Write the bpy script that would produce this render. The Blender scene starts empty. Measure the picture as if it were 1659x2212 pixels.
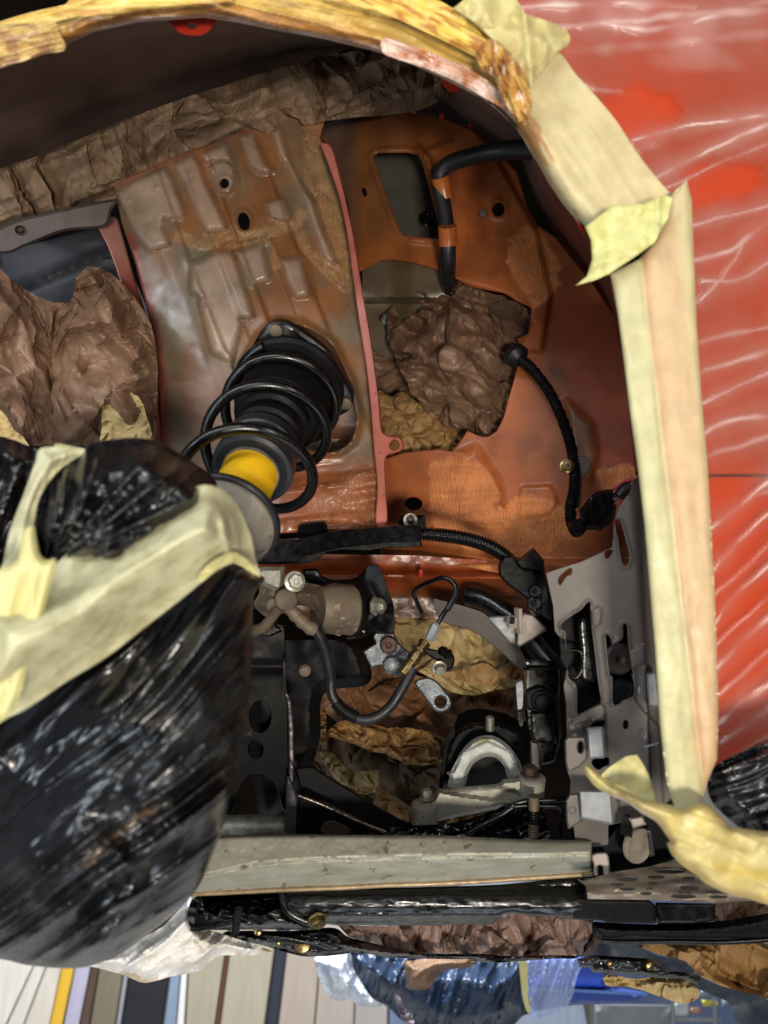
import bpy, math, random
import numpy as np
from mathutils import Vector, Matrix
from mathutils.geometry import delaunay_2d_cdt
random.seed(7)
SC = bpy.context.scene
# ------------------------------------------------------------------ camera
TH = math.radians(15.0)
FX = 1580.0
CAM = np.array([0.0, 0.0, 1.7])
VX = np.array([1.0, 0, 0]); VF = np.array([0, math.cos(TH), math.sin(TH)]); VU = np.array([0, -math.sin(TH), math.cos(TH)])
cam = bpy.data.cameras.new('camera'); camo = bpy.data.objects.new('camera', cam)
SC.collection.objects.link(camo); SC.camera = camo
camo.location = CAM; camo.rotation_euler = (math.radians(90) + TH, 0, 0)
cam.sensor_fit = 'HORIZONTAL'; cam.sensor_width = 24.0; cam.lens = FX / 1659.0 * 24.0
cam.clip_start = 0.05; cam.clip_end = 60
cam.dof.use_dof = True; cam.dof.focus_distance = 0.98; cam.dof.aperture_fstop = 3.8
# ------------------------------------------------------------------ world and lamps
w = bpy.data.worlds.new('World'); SC.world = w; w.use_nodes = True
w.node_tree.nodes['Background'].inputs[0].default_value = (0.80, 0.86, 1.0, 1)
w.node_tree.nodes['Background'].inputs[1].default_value = 0.12
def camv(x, y, z):      # right, up, forward in metres from the camera
    return CAM + VX*x + VU*y + VF*z
def lamp(name, pos, aim, size, size_y, power, color):
    l = bpy.data.lights.new(name, 'AREA'); l.shape = 'RECTANGLE'; l.size = size; l.size_y = size_y
    l.energy = power; l.color = color
    o = bpy.data.objects.new(name, l); SC.collection.objects.link(o)
    p = Vector(camv(*pos)); o.location = p
    o.rotation_euler = (Vector(camv(*aim)) - p).to_track_quat('-Z', 'Y').to_euler()
    return o
lamp('tube_lamp_over_bay', (-0.75, 0.95, -0.55), (0.05, 0.0, 1.0), 1.5, 0.16, 17, (0.92, 0.96, 1.0))
lamp('tube_lamp_beside_bay', (0.95, 0.45, -0.6), (0.1, -0.1, 1.0), 0.16, 1.2, 7, (1.0, 0.95, 0.88))
lamp('work_lamp', (0.20, -0.38, -1.15), (0.0, 0.05, 1.0), 0.28, 0.22, 33, (1.0, 0.92, 0.80))
lamp('added_left_strip', (-1.15, -0.25, -0.25), (-0.2, -0.25, 0.7), 0.10, 1.5, 9, (0.82, 0.92, 1.0))  # added strip light that puts streak highlights on the black bag
lamp('far_ceiling_lamp', (-0.4, 1.2, 2.6), (-0.3, -2.0, 3.2), 2.2, 0.8, 330, (0.90, 0.95, 1.0))
lamp('low_underside_fill', (0.3, -1.7, 0.1), (0.1, -0.45, 1.0), 1.2, 0.5, 6, (0.78, 0.88, 1.0))  # added cool fill from below to brighten the undersides
SC.view_settings.view_transform = 'Standard'; SC.view_settings.look = 'None'
SC.view_settings.exposure = 0.0; SC.view_settings.gamma = 1.0
SC.render.engine = 'CYCLES'
SC.cycles.max_bounces = 6; SC.cycles.transparent_max_bounces = 8
# ------------------------------------------------------------------ helpers
def P(u, v, d):
    u = np.asarray(u, float); v = np.asarray(v, float); d = np.asarray(d, float)
    return CAM + d[..., None]*(VF + ((u-829.5)/FX)[..., None]*VX - ((v-1106.0)/FX)[..., None]*VU)
def p3(t): return P(t[0], t[1], t[2])
ZR = {1:(0,0,1536),2:(1536,0,1536),3:(0,900,1536),4:(1200,900,1536),5:(0,1700,1536),6:(900,1950,1200),9:(1900,1900,1172),
      8:(900,2600,1200),21:(1700,2600,1200),10:(0,2700,1200),11:(0,3300,1536),12:(1536,3300,1536),13:(700,1200,800),
      14:(1000,2200,800),15:(2100,1850,600),16:(2472,2900,600),17:(700,3480,1200),18:(1872,3480,1200),19:(400,400,1000),20:(0,1650,1100)}
def Q(k, *pts):
    x, y, wd = ZR[k]; s = wd/3072.0
    return [(x*0.54004 + a*s, y*0.54004 + b*s) for a, b in pts]
def hx(h):
    c = [int(h[i:i+2], 16)/255 for i in (0, 2, 4)]
    return tuple(((x+0.055)/1.055)**2.4 if x > 0.04045 else x/12.92 for x in c)
def H(i, j, s):
    n = (i.astype(np.int64)*374761393 + j.astype(np.int64)*668265263 + s*974711) & 0x7fffffff
    n = ((n ^ (n >> 13))*1274126177) & 0x7fffffff
    n = ((n ^ (n >> 15))*2246822519) & 0x7fffffff
    return (n & 0xffffff)/float(0xffffff)
def vn(x, y, s=0):
    i = np.floor(x); j = np.floor(y); fx = x-i; fy = y-j
    fx = fx*fx*(3-2*fx); fy = fy*fy*(3-2*fy)
    return (H(i, j, s)*(1-fx)+H(i+1, j, s)*fx)*(1-fy)+(H(i, j+1, s)*(1-fx)+H(i+1, j+1, s)*fx)*fy
def fbm(x, y, s=0, o=4):
    r = 0; a = .5; t = 0
    for k in range(o):
        r = r + a*vn(x*2**k, y*2**k, s+k*17); t += a; a *= .5
    return r/t
def lat(x, y, s=0):
    k = (x+y)*.366; xs = x+k; ys = y+k
    i = np.floor(xs); j = np.floor(ys); fx = xs-i; fy = ys-j
    up = fx > fy; h0 = H(i, j, s); h3 = H(i+1, j+1, s)
    return np.where(up, h0*(1-fx)+H(i+1, j, s)*(fx-fy)+h3*fy, h0*(1-fy)+H(i, j+1, s)*(fy-fx)+h3*fx)
def crump(u, v, scale, s=0, o=3, warp=.5, ang=0.0, st=1.0):
    c, n = math.cos(ang), math.sin(ang)
    x = (u*c+v*n)/scale/st; y = (-u*n+v*c)/scale
    x = x+warp*(fbm(x*.8, y*.8, s+5, 2)-.5)*2; y = y+warp*(fbm(x*.8+9, y*.8, s+6, 2)-.5)*2
    r = 0; a = 1.0; t = 0
    for k in range(o):
        f = 2.1**k
        r = r + a*(lat(x*f+k*3.3, y*f+k*7.7, s+k*31)-.5); t += a; a *= .45
    return r/t*2
def sst(x, a, b):
    t = np.clip((x-a)/(b-a+1e-12), 0, 1); return t*t*(3-2*t)
def segd(u, v, poly, closed=False):
    """distance to polyline, arclength at the nearest point"""
    pl = np.array(poly, float)
    if closed: pl = np.vstack([pl, pl[:1]])
    best = np.full(u.shape, 1e9); arc = np.zeros(u.shape); acc = 0.0
    for a, b in zip(pl[:-1], pl[1:]):
        d = b-a; L2 = d@d
        if L2 < 1e-12: continue
        t = np.clip(((u-a[0])*d[0]+(v-a[1])*d[1])/L2, 0, 1)
        q = np.hypot(u-a[0]-t*d[0], v-a[1]-t*d[1]); L = math.sqrt(L2)
        m = q < best; best = np.where(m, q, best); arc = np.where(m, acc+t*L, arc); acc += L
    return best, arc
def inside(u, v, poly):
    r = np.zeros(u.shape, bool); n = len(poly)
    for k in range(n):
        x1, y1 = poly[k]; x2, y2 = poly[(k+1) % n]
        if y1 == y2: continue
        c = ((y1 > v) != (y2 > v)) & (u < (x2-x1)*(v-y1)/(y2-y1)+x1)
        r ^= c
    return r
def sdf(u, v, poly):
    d, _ = segd(u, v, poly, True)
    return np.where(inside(u, v, poly), -d, d)
def pad(u, v, poly, w=4.0):     # 1 inside the outline, 0 outside, soft edge
    return 1-sst(sdf(u, v, poly), -w, w)
def catmull(pts, step, closed=True):
    p = [np.array(a, float) for a in pts]; n = len(p); out = []
    rng = range(n) if closed else range(n-1)
    for i in rng:
        if closed: a, b, c, d = p[i-1], p[i], p[(i+1) % n], p[(i+2) % n]
        else: a, b, c, d = p[max(i-1, 0)], p[i], p[i+1], p[min(i+2, n-1)]
        L = np.linalg.norm((c-b)[:2] if len(b) == 2 else (c-b)); m = max(1, int(math.ceil(L/step)))
        for k in range(m):
            t = k/m
            out.append(.5*((2*b)+(c-a)*t+(2*a-5*b+4*c-d)*t*t+(3*b-a-3*c+d)*t**3))
    if not closed: out.append(p[-1])
    return out
def linr(pts, step, closed=True):
    p = [np.array(a, float) for a in pts]; n = len(p); out = []
    for i in range(n if closed else n-1):
        b, c = p[i], p[(i+1) % n]; m = max(1, int(math.ceil(np.linalg.norm(c-b)/step)))
        for k in range(m): out.append(b+(c-b)*k/m)
    if not closed: out.append(p[-1])
    return out
def circ(u, v, r, r2=None, n=20, a=0.0):
    r2 = r2 or r; o = []
    for k in range(n):
        t = 2*math.pi*k/n; x = r*math.cos(t); y = r2*math.sin(t)
        o.append((u+x*math.cos(a)-y*math.sin(a), v+x*math.sin(a)+y*math.cos(a)))
    return o
def tag(o, label=None, cat=None, group=None, kind=None):
    if label: o['label'] = label
    if cat: o['category'] = cat
    if group: o['group'] = group
    if kind: o['kind'] = kind
    return o
def thing(name, label, cat, at, group=None, kind=None):
    o = bpy.data.objects.new(name, None); o.empty_display_size = .02
    SC.collection.objects.link(o); o.location = p3(at) if not isinstance(at, Vector) else at
    return tag(o, label, cat, group, kind)
def link(name, co, faces, m, parent=None, sharp=40, flat=False, attrs=None, cols=None):
    co = np.asarray(co, float)
    org = Vector(((co[:,0].min()+co[:,0].max())/2, (co[:,1].min()+co[:,1].max())/2, co[:,2].min()))
    me = bpy.data.meshes.new(name)
    me.from_pydata([tuple(c) for c in (co-np.array(org))], [], [tuple(map(int, f)) for f in faces])
    me.update()
    if attrs:
        for k, a in attrs.items():
            at = me.attributes.new(k, 'FLOAT', 'POINT'); at.data.foreach_set('value', np.asarray(a, np.float32))
    if cols is not None:
        at = me.attributes.new('Col', 'FLOAT_COLOR', 'POINT')
        c4 = np.ones((len(co), 4), np.float32); c4[:, :3] = np.clip(cols, 0, 1); at.data.foreach_set('color', c4.ravel())
    if m: me.materials.append(m)
    me.shade_flat() if flat else me.shade_smooth()
    if not flat and sharp and sharp < 180: me.set_sharp_from_angle(angle=math.radians(sharp))
    o = bpy.data.objects.new(name, me); SC.collection.objects.link(o)
    if parent is not None:
        o.parent = parent; pm = Matrix.Translation(parent.location) if parent.parent is None else parent.matrix_basis
        base = Vector(parent.location); q = parent.parent
        while q is not None: base = base + Vector(q.location); q = q.parent
        o.location = org-base
    else: o.location = org
    return o
def sheet(name, outline, depth, m, parent=None, sp=8, holes=(), thick=.0015, smooth=True, inset=0, bev=.0012,
          lateral=None, lines=(), lw=3.2, creases=(), jag=0, col=None, attrs=None, sharp=40, flat=False, back=None, seed=1, hsmooth=True):
    rings = []
    for k, pl in enumerate([outline]+list(holes)):
        sm = smooth if k == 0 else hsmooth
        r = np.array(catmull(pl, sp) if sm else linr(pl, sp))
        if jag:
            n = np.roll(r, -1, 0)-np.roll(r, 1, 0); n = np.stack([n[:,1], -n[:,0]], 1)/(np.linalg.norm(n, axis=1)[:,None]+1e-9)
            t = np.arange(len(r))*sp
            r = r+n*((lat(t/18.+seed, t*0+seed, seed)+.5*lat(t/6.+seed, t*0+3, seed+1)-.75)*2*jag)[:,None]
        rings.append(r)
    allb = np.vstack(rings)
    edges = []; c = 0
    for r in rings:
        n = len(r); edges += [(c+i, c+(i+1) % n) for i in range(n)]; c += n
    lo = rings[0].min(0); hi = rings[0].max(0)
    gx = np.arange(lo[0], hi[0], sp); gy = np.arange(lo[1], hi[1], sp*.87)
    G = np.array(np.meshgrid(gx, gy)).reshape(2, -1).T if len(gx) and len(gy) else np.zeros((0,2))
    row = np.round((G[:,1]-lo[1])/(sp*.87)).astype(int)
    rg = np.random.RandomState(seed)
    G = G+rg.uniform(-.16, .16, G.shape)*sp; G[:,0] += (row % 2)*sp*.5
    ins = inside(G[:,0], G[:,1], [tuple(q) for q in rings[0]])
    G = G[ins]
    def edist(u, v):
        d = np.full(u.shape, 1e9)
        for r in rings: d = np.minimum(d, segd(u, v, r, True)[0])
        return d
    for r in rings[1:]: G = G[~inside(G[:,0], G[:,1], [tuple(q) for q in r])]
    if len(G): G = G[edist(G[:,0], G[:,1]) > (inset*3.0+sp*.4 if inset else sp*.55)]
    if len(G) and lines: G = G[np.min([segd(G[:,0], G[:,1], l_, True)[0] for l_ in lines], axis=0) > lw+sp*.4]
    extra = []; xe = []; cnt = [len(allb)+len(G)]
    def chain(q, ok, closed):
        idx = -np.ones(len(q), int); idx[ok] = np.arange(ok.sum())+cnt[0]; cnt[0] += int(ok.sum())
        extra.append(q[ok]); n_ = len(q)
        for i in range(n_ if closed else n_-1):
            j = (i+1) % n_
            if idx[i] >= 0 and idx[j] >= 0: xe.append((int(idx[i]), int(idx[j])))
    if inset:
      for fac in (1.0, 3.0):
        for r in rings:
            t = np.roll(r, -1, 0)-np.roll(r, 1, 0); n = np.stack([t[:,1], -t[:,0]], 1)/(np.linalg.norm(t, axis=1)[:,None]+1e-9)
            for sgn in (1, -1):
                q = r+n*inset*fac*sgn
                ok = inside(q[:,0], q[:,1], [tuple(z) for z in rings[0]])
                for h in rings[1:]: ok &= ~inside(q[:,0], q[:,1], [tuple(z) for z in h])
                if ok.any():
                    ok &= edist(q[:,0], q[:,1]) > inset*fac*.85
                    chain(q, ok, True)
    for cl in creases:
        q = np.array(linr(cl, sp, False)); ok = inside(q[:,0], q[:,1], [tuple(z) for z in rings[0]])
        ok &= edist(q[:,0], q[:,1]) > 2.0
        n_ok = ok.copy(); n_ok[-1] = n_ok[-1]; extra_q = q; chain(extra_q, n_ok, False)
    for ln_ in lines:
        r = np.array(catmull(ln_, sp) if hsmooth else linr(ln_, sp))
        t = np.roll(r, -1, 0)-np.roll(r, 1, 0); n = np.stack([t[:,1], -t[:,0]], 1)/(np.linalg.norm(t, axis=1)[:,None]+1e-9)
        for o_ in (-lw, 0, lw):
            q = r+n*o_; ok = inside(q[:,0], q[:,1], [tuple(z) for z in rings[0]])
            for h in rings[1:]: ok &= ~inside(q[:,0], q[:,1], [tuple(z) for z in h])
            ok &= edist(q[:,0], q[:,1]) > 2.5
            chain(q, ok, True)
    pts = np.vstack([allb, G]+extra)
    if 0: pass
    V, Ed, F, ov, oe, of = delaunay_2d_cdt([Vector(p) for p in pts], edges+xe, [], 0, 1e-4)
    uv = np.array([(q.x, q.y) for q in V]); F = np.array([f for f in F if len(f) == 3])
    ce = uv[F].mean(1)
    ok = inside(ce[:,0], ce[:,1], [tuple(q) for q in rings[0]])
    for h in rings[1:]: ok &= ~inside(ce[:,0], ce[:,1], [tuple(q) for q in h])
    F = F[ok]
    used = np.unique(F); mp = -np.ones(len(uv), int); mp[used] = np.arange(len(used)); uv = uv[used]; F = mp[F]
    a = uv[F[:,0]]; b = uv[F[:,1]]; c_ = uv[F[:,2]]
    cr = (b[:,0]-a[:,0])*(c_[:,1]-a[:,1])-(b[:,1]-a[:,1])*(c_[:,0]-a[:,0])
    F[cr < 0] = F[cr < 0][:, ::-1]
    F = F[:, ::-1]     # image v is down: face the camera
    u, v = uv[:,0], uv[:,1]; dist = edist(u, v)
    d = depth(u, v, dist) if callable(depth) else np.full(len(u), float(depth))
    d = d+0*u
    if inset: d = d+np.where(dist < inset*.5, bev, 0)
    uu, vv = (u, v)
    if lateral: du, dv = lateral(u, v, dist); uu = u+du; vv = v+dv
    fr = P(uu, vv, d)
    bd = (back(u, v, dist) if back else d+thick) + 0*u
    bk = P(uu, vv, np.maximum(bd, d+1e-4))
    n = len(u); E_ = np.vstack([F[:,[0,1]], F[:,[1,2]], F[:,[2,0]]])
    key = {}
    for x, y in map(tuple, E_.tolist()): key[(x, y)] = 1
    side = [(y, x, x+n, y+n) for (x, y) in key if (y, x) not in key]
    faces = F.tolist()+(F[:, ::-1]+n).tolist()+side
    A = {k: np.tile(np.asarray(f(u, v, dist))+0*u, 2) for k, f in (attrs or {}).items()}
    C = None
    if col is not None: C = np.tile(col(u, v, dist), (2, 1))
    return link(name, np.vstack([fr, bk]), faces, m, parent, sharp, flat, A, C)
def plane(d0, u0=829, v0=1106, du=0., dv=0.):
    return lambda u, v, e=None: d0+du*(u-u0)+dv*(v-v0)
def mixc(a, b, t):
    a = np.asarray(a, float); b = np.asarray(b, float); t = np.asarray(t, float)[..., None]
    return a*(1-t)+b*t
def frames(c):
    c = np.asarray(c, float); t = np.gradient(c, axis=0); t /= np.linalg.norm(t, axis=1)[:,None]+1e-12
    n = np.cross(t[0], [0.3, .2, 1.0]); n /= np.linalg.norm(n); N = []
    for k in range(len(c)):
        n = n-t[k]*(n@t[k]); n /= np.linalg.norm(n)+1e-12; N.append(n)
    N = np.array(N); return t, N, np.cross(t, N)
def tube3(name, c, r, m, parent=None, seg=12, flatk=1.0, sharp=50, cap=True):
    c = np.asarray(c, float); n = len(c); r = np.broadcast_to(np.asarray(r, float), (n,))
    t, N, B = frames(c); a = np.arange(seg)*2*math.pi/seg
    co = (c[:,None,:]+r[:,None,None]*(np.cos(a)[None,:,None]*N[:,None,:]+flatk*np.sin(a)[None,:,None]*B[:,None,:])).reshape(-1, 3)
    f = []
    for i in range(n-1):
        for k in range(seg):
            k2 = (k+1) % seg; f.append((i*seg+k, i*seg+k2, (i+1)*seg+k2, (i+1)*seg+k))
    if cap: f.append(tuple(range(seg))[::-1]); f.append(tuple((n-1)*seg+k for k in range(seg)))
    return link(name, co, f, m, parent, sharp)
def tube(name, pts, r, m, parent=None, seg=12, step=.004, rings=None, **kw):
    c = np.array(catmull([p3(t) for t in pts], step, False))
    if callable(r):
        L = np.concatenate([[0], np.cumsum(np.linalg.norm(np.diff(c, axis=0), axis=1))]); r = r(L, L[-1])
    return tube3(name, c, r, m, parent, seg, **kw)
def lathe(name, p0, ax, prof, m, parent=None, seg=32, sharp=35):
    p0 = np.asarray(p0, float); ax = np.asarray(ax, float); ax /= np.linalg.norm(ax)
    n = np.cross(ax, [.13, .21, 1.0]); n /= np.linalg.norm(n); b = np.cross(ax, n); a = np.arange(seg)*2*math.pi/seg
    co = []; f = []
    for s, r in prof:
        for k in range(seg): co.append(p0+ax*s+r*(math.cos(a[k])*n+math.sin(a[k])*b))
    for i in range(len(prof)-1):
        for k in range(seg):
            k2 = (k+1) % seg; f.append((i*seg+k, i*seg+k2, (i+1)*seg+k2, (i+1)*seg+k))
    f.append(tuple(range(seg))[::-1]); f.append(tuple((len(prof)-1)*seg+k for k in range(seg)))
    return link(name, co, f, m, parent, sharp)
def cdir(x, y, z):        # right, up, towards the viewer
    return VX*x+VU*y-VF*z
def bolt(name, at, r, ax, m, parent=None, h=None, washer=True, label=None, cat=None, rot=0.3):
    h = h or r*.9; a = cdir(*ax); p = p3(at)
    if parent is None and cat: root = thing(name, label, cat, at)
    else: root = parent
    if washer: lathe('washer', p, a, [(-r*.05, r*1.3), (r*.18, r*1.3), (r*.22, r*1.22)], m, root, 24)
    lathe('bolt_head', p, a, [(r*.15, r*.98), (h*.85, r*1.0), (h, r*.86), (h*1.02, 0.4*r), (h*.95, .3*r)], m, root, 6)
    return root
def box(name, cpt, size, axes, m, parent=None, bev=.0015):
    """bevelled box; size right/up/depth in metres; axes: rotation about the view axis in degrees, yaw, pitch"""
    c = p3(cpt); rz, ry, rx = [math.radians(q) for q in axes]
    R = Matrix.Rotation(rz, 3, 'Z') @ Matrix.Rotation(ry, 3, 'Y') @ Matrix.Rotation(rx, 3, 'X')
    sx, sy, sz = [s/2 for s in size]; b = min(bev, sx*.4, sy*.4, sz*.4)
    import bmesh
    bm = bmesh.new(); bmesh.ops.create_cube(bm, size=1.0)
    for vv_ in bm.verts: vv_.co = Vector((vv_.co.x*2*sx, vv_.co.y*2*sy, vv_.co.z*2*sz))
    bmesh.ops.bevel(bm, geom=bm.edges[:], offset=b, segments=2, affect='EDGES', profile=.6)
    co = []
    for vv_ in bm.verts:
        q = R @ vv_.co; co.append(c+VX*q.x+VU*q.y-VF*q.z)
    f = [[x.index for x in fc.verts] for fc in bm.faces]; bm.free()
    return link(name, co, f, m, parent, 40)
# ------------------------------------------------------------------ materials
def new(name):
    m = bpy.data.materials.new(name); m.use_nodes = True; nt = m.node_tree
    return m, nt, nt.nodes['Principled BSDF']
def N(nt, t, **k):
    n = nt.nodes.new(t)
    for a, b in k.items():
        if a.startswith('i_'): n.inputs[a[2:].replace('_', ' ')].default_value = b
        else: setattr(n, a, b)
    return n
def noise(nt, scale, detail=4, rough=.55, stretch=None, dist=0, rot=None):
    tc = N(nt, 'ShaderNodeTexCoord'); n = N(nt, 'ShaderNodeTexNoise')
    n.inputs['Scale'].default_value = scale; n.inputs['Detail'].default_value = detail; n.inputs['Roughness'].default_value = rough
    n.inputs['Distortion'].default_value = dist
    if stretch:
        mp = N(nt, 'ShaderNodeMapping'); mp.inputs['Scale'].default_value = stretch
        if rot: mp.inputs['Rotation'].default_value = rot
        nt.links.new(tc.outputs['Object'], mp.inputs[0]); nt.links.new(mp.outputs[0], n.inputs['Vector'])
    else: nt.links.new(tc.outputs['Object'], n.inputs['Vector'])
    return n
def M(name, c, c2=None, sc=30, rough=.5, rv=.12, metal=0, coat=0, bump=(), vcol=False, spec=.5, ramp=(.35, .65), spots=None, stretch=None, trans=0, seal=None, sheen=0, ani=None, va=.2, vm=1.0):
    m, nt, b = new(name); L = nt.links.new
    c = hx(c) if isinstance(c, str) else c
    n = noise(nt, sc, 5, .6, stretch)
    r = N(nt, 'ShaderNodeMapRange'); r.inputs['From Min'].default_value = ramp[0]; r.inputs['From Max'].default_value = ramp[1]
    L(n.outputs['Fac'], r.inputs['Value'])
    mx = N(nt, 'ShaderNodeMix', data_type='RGBA')
    if vcol:
        at = N(nt, 'ShaderNodeAttribute', attribute_name='Col')
        hv = N(nt, 'ShaderNodeHueSaturation'); L(at.outputs['Color'], hv.inputs['Color'])
        mr = N(nt, 'ShaderNodeMapRange'); mr.inputs['To Min'].default_value = vm-va; mr.inputs['To Max'].default_value = vm+va
        L(r.outputs[0], mr.inputs['Value']); L(mr.outputs[0], hv.inputs['Value']); out = hv.outputs[0]
    else:
        c2 = hx(c2) if isinstance(c2, str) else (c2 or tuple(x*.8 for x in c))
        mx.inputs[6].default_value = (*c, 1); mx.inputs[7].default_value = (*c2, 1)
        L(r.outputs[0], mx.inputs[0]); out = mx.outputs[2]
    if spots:      # (scale, threshold, colour)
        s = noise(nt, spots[0], 3, .6); sr = N(nt, 'ShaderNodeMapRange'); sr.inputs['From Min'].default_value = spots[1]; sr.inputs['From Max'].default_value = spots[1]+.05
        L(s.outputs['Fac'], sr.inputs['Value']); m2 = N(nt, 'ShaderNodeMix', data_type='RGBA')
        L(sr.outputs[0], m2.inputs[0]); L(out, m2.inputs[6]); m2.inputs[7].default_value = (*hx(spots[2]), 1); out = m2.outputs[2]
    L(out, b.inputs['Base Color'])
    b.inputs['Metallic'].default_value = metal; b.inputs['Coat Weight'].default_value = coat; b.inputs['Coat Roughness'].default_value = .15
    b.inputs['Specular IOR Level'].default_value = spec
    if sheen: b.inputs['Sheen Weight'].default_value = sheen
    rn = noise(nt, sc*2.3, 4); rr = N(nt, 'ShaderNodeMapRange'); rr.inputs['From Min'].default_value = .3; rr.inputs['From Max'].default_value = .7
    rr.inputs['To Min'].default_value = max(.03, rough-rv); rr.inputs['To Max'].default_value = min(1, rough+rv)
    L(rn.outputs['Fac'], rr.inputs['Value']); L(rr.outputs[0], b.inputs['Roughness'])
    prev = None
    for bp in bump:        # (scale, strength, distance, stretch, rot)
        q = noise(nt, bp[0], 4, .6, bp[3] if len(bp) > 3 else None, 0, bp[4] if len(bp) > 4 else None)
        bn = N(nt, 'ShaderNodeBump'); bn.inputs['Strength'].default_value = bp[1]; bn.inputs['Distance'].default_value = bp[2]
        L(q.outputs['Fac'], bn.inputs['Height'])
        if prev: L(prev.outputs[0], bn.inputs['Normal'])
        prev = bn
    if seal:        # brushed sealer ridges where attribute 'seal' is set
        q = noise(nt, 1, 3, .6, seal[0], .3, seal[1] if len(seal) > 1 else None); at = N(nt, 'ShaderNodeAttribute', attribute_name='seal')
        bn = N(nt, 'ShaderNodeBump'); bn.inputs['Distance'].default_value = .0045
        mm = N(nt, 'ShaderNodeMath', operation='MULTIPLY'); L(at.outputs['Fac'], mm.inputs[0]); mm.inputs[1].default_value = .9
        L(mm.outputs[0], bn.inputs['Strength']); L(q.outputs['Fac'], bn.inputs['Height'])
        if prev: L(prev.outputs[0], bn.inputs['Normal'])
        prev = bn
    if prev: L(prev.outputs[0], b.inputs['Normal'])
    if trans:
        b.inputs['Subsurface Weight'].default_value = trans; b.inputs['Subsurface Radius'].default_value = (.02, .012, .006); b.inputs['Subsurface Scale'].default_value = .3
    return m
mt_tape = M('masking_tape', 'e0d4a0', va=.07, vm=.74, vcol=True, sc=40, rough=.5, bump=[(35, .35, .003), (300, .12, .0004)])
mt_tapegloss = M('wet_masking_tape', 'c09040', va=.10, vm=.84, vcol=True, sc=60, rough=.46, coat=.12, bump=[(60, .3, .002), (260, .15, .0005)])
mt_kraftmauve = M('mauve_kraft_paper', 'a5897c', '8f7468', sc=12, rough=.4, bump=[(260, .12, .0004)], spec=.45)
mt_kraft = M('kraft_paper', 'a07c4e', '8b6a42', sc=14, rough=.62, bump=[(300, .2, .0005)], spec=.35)
mt_kraftdark = M('dark_kraft_paper', '84664f', '6c503e', sc=16, rough=.45, rv=.08, bump=[(260, .15, .0004)], spec=.4)
mt_kraftpale = M('pale_kraft_paper', 'bfa876', 'a9905e', sc=16, rough=.6, bump=[(260, .2, .0005)], spec=.35)
mt_kraftgrey = M('dusty_paper', '8e745c', '75604c', sc=18, rough=.7, bump=[(300, .2, .0005)], spec=.25)
mt_bagdust = M('dusty_bin_bag', '0b0c0f', va=.1, vcol=True, sc=18, rough=.25, rv=.06, bump=[(16, .12, .004)], spec=.8)
mt_bag = M('black_bin_bag', '0b0c0f', '131418', sc=18, rough=.27, rv=.07, bump=[(16, .12, .004)], spec=.8)
mt_black = M('black_paint', '060607', '0c0b0b', sc=40, rough=.28, rv=.12, bump=[(700, .12, .0003)], spec=.5)
mt_blackmat = M('black_plastic', '0b0b0c', '121111', sc=60, rough=.5, rv=.1, bump=[(900, .15, .0002)], spec=.13)
mt_frame = M('satin_black_steel', '070708', '110f0f', sc=22, rough=.42, rv=.1, bump=[(300, .06, .0004)], spec=.06, spots=(45, .66, '3a2b22'))
mt_rubber = M('black_rubber', '141417', '1d1d20', sc=50, rough=.45, rv=.1, spec=.45)
mt_boot = M('grey_rubber_boot', '24282c', '1b1e22', sc=30, rough=.42, rv=.08, bump=[(120, .08, .0005)])
mt_yellow = M('yellow_foam', 'f2bf08', 'e0a806', sc=40, rough=.6, bump=[(600, .15, .0003)])
mt_alu = M('cast_aluminium', 'aaa698', '8e8a7c', sc=26, rough=.55, rv=.1, metal=.3, bump=[(500, .35, .0006)], spots=(70, .68, '5a5142'))
mt_beam = M('dull_aluminium_beam', 'adaa9a', '96927f', sc=20, rough=.5, rv=.1, metal=.35, bump=[(420, .25, .0005)], spots=(60, .62, '6f6654'), stretch=(1, 3, 3))
mt_cast = M('dirty_cast_arm', '7a6a55', '55463a', sc=18, rough=.6, rv=.12, metal=.25, bump=[(260, .4, .0012)], spots=(50, .63, '8f8468'))
mt_steel = M('bright_zinc', '8f9498', '6d7276', sc=60, rough=.33, rv=.1, metal=.9, bump=[(420, .9, .0016)])
mt_steelsmooth = M('zinc_clip', '9a9c9e', '808386', sc=50, rough=.55, metal=.3, bump=[(600, .2, .0004)])
mt_brass = M('brass_fitting', '8f7a52', '5c4a32', sc=80, rough=.3, metal=.9)
mt_rust = M('rusty_bolt', '5a4038', '3a2a26', sc=120, rough=.6, metal=.4, bump=[(500, .4, .0006)])
mt_boltgrey = M('grey_bolt', 'a8a496', '7a7668', sc=80, rough=.4, metal=.7, bump=[(400, .3, .0004)])
mt_disc = M('dusty_spring_seat', '8d8474', '6b6357', sc=35, rough=.75, bump=[(220, .3, .001)], spots=(90, .62, '4a4036'))
mt_plate = M('taupe_plate', '6c645e', '5f5852', sc=14, rough=.55, rv=.06, metal=.15, bump=[(900, .25, .0002)], spots=(120, .7, '7d746a'))
mt_paint = M('tower_paint', '805030', vcol=True, sc=22, rough=.34, rv=.1, coat=.1, bump=[(60, .1, .001)], seal=((260, 260, 30), (0, .5, 0)), spots=(85, .72, '4a3426'))
mt_apron = M('orange_apron_paint', '8a4520', vcol=True, sc=20, rough=.38, rv=.08, coat=.1, spec=.35, bump=[(50, .06, .001)], seal=((330, 330, 40), (0, .12, 0)))
mt_liner = M('fender_underside', '4a3a32', vcol=True, sc=10, rough=.6, rv=.05, bump=[(700, .1, .0003)])
mt_red = M('orange_red_paint', 'c84216', 'c03c12', sc=5, rough=.25, rv=.03, coat=.4)
mt_redtab = M('red_primer', 'b5301c', '98281a', sc=40, rough=.4)
mt_dark = M('recess_shade', '0d0b0a', '141110', sc=10, rough=.8)  # near black standing in for shade inside recesses
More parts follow.
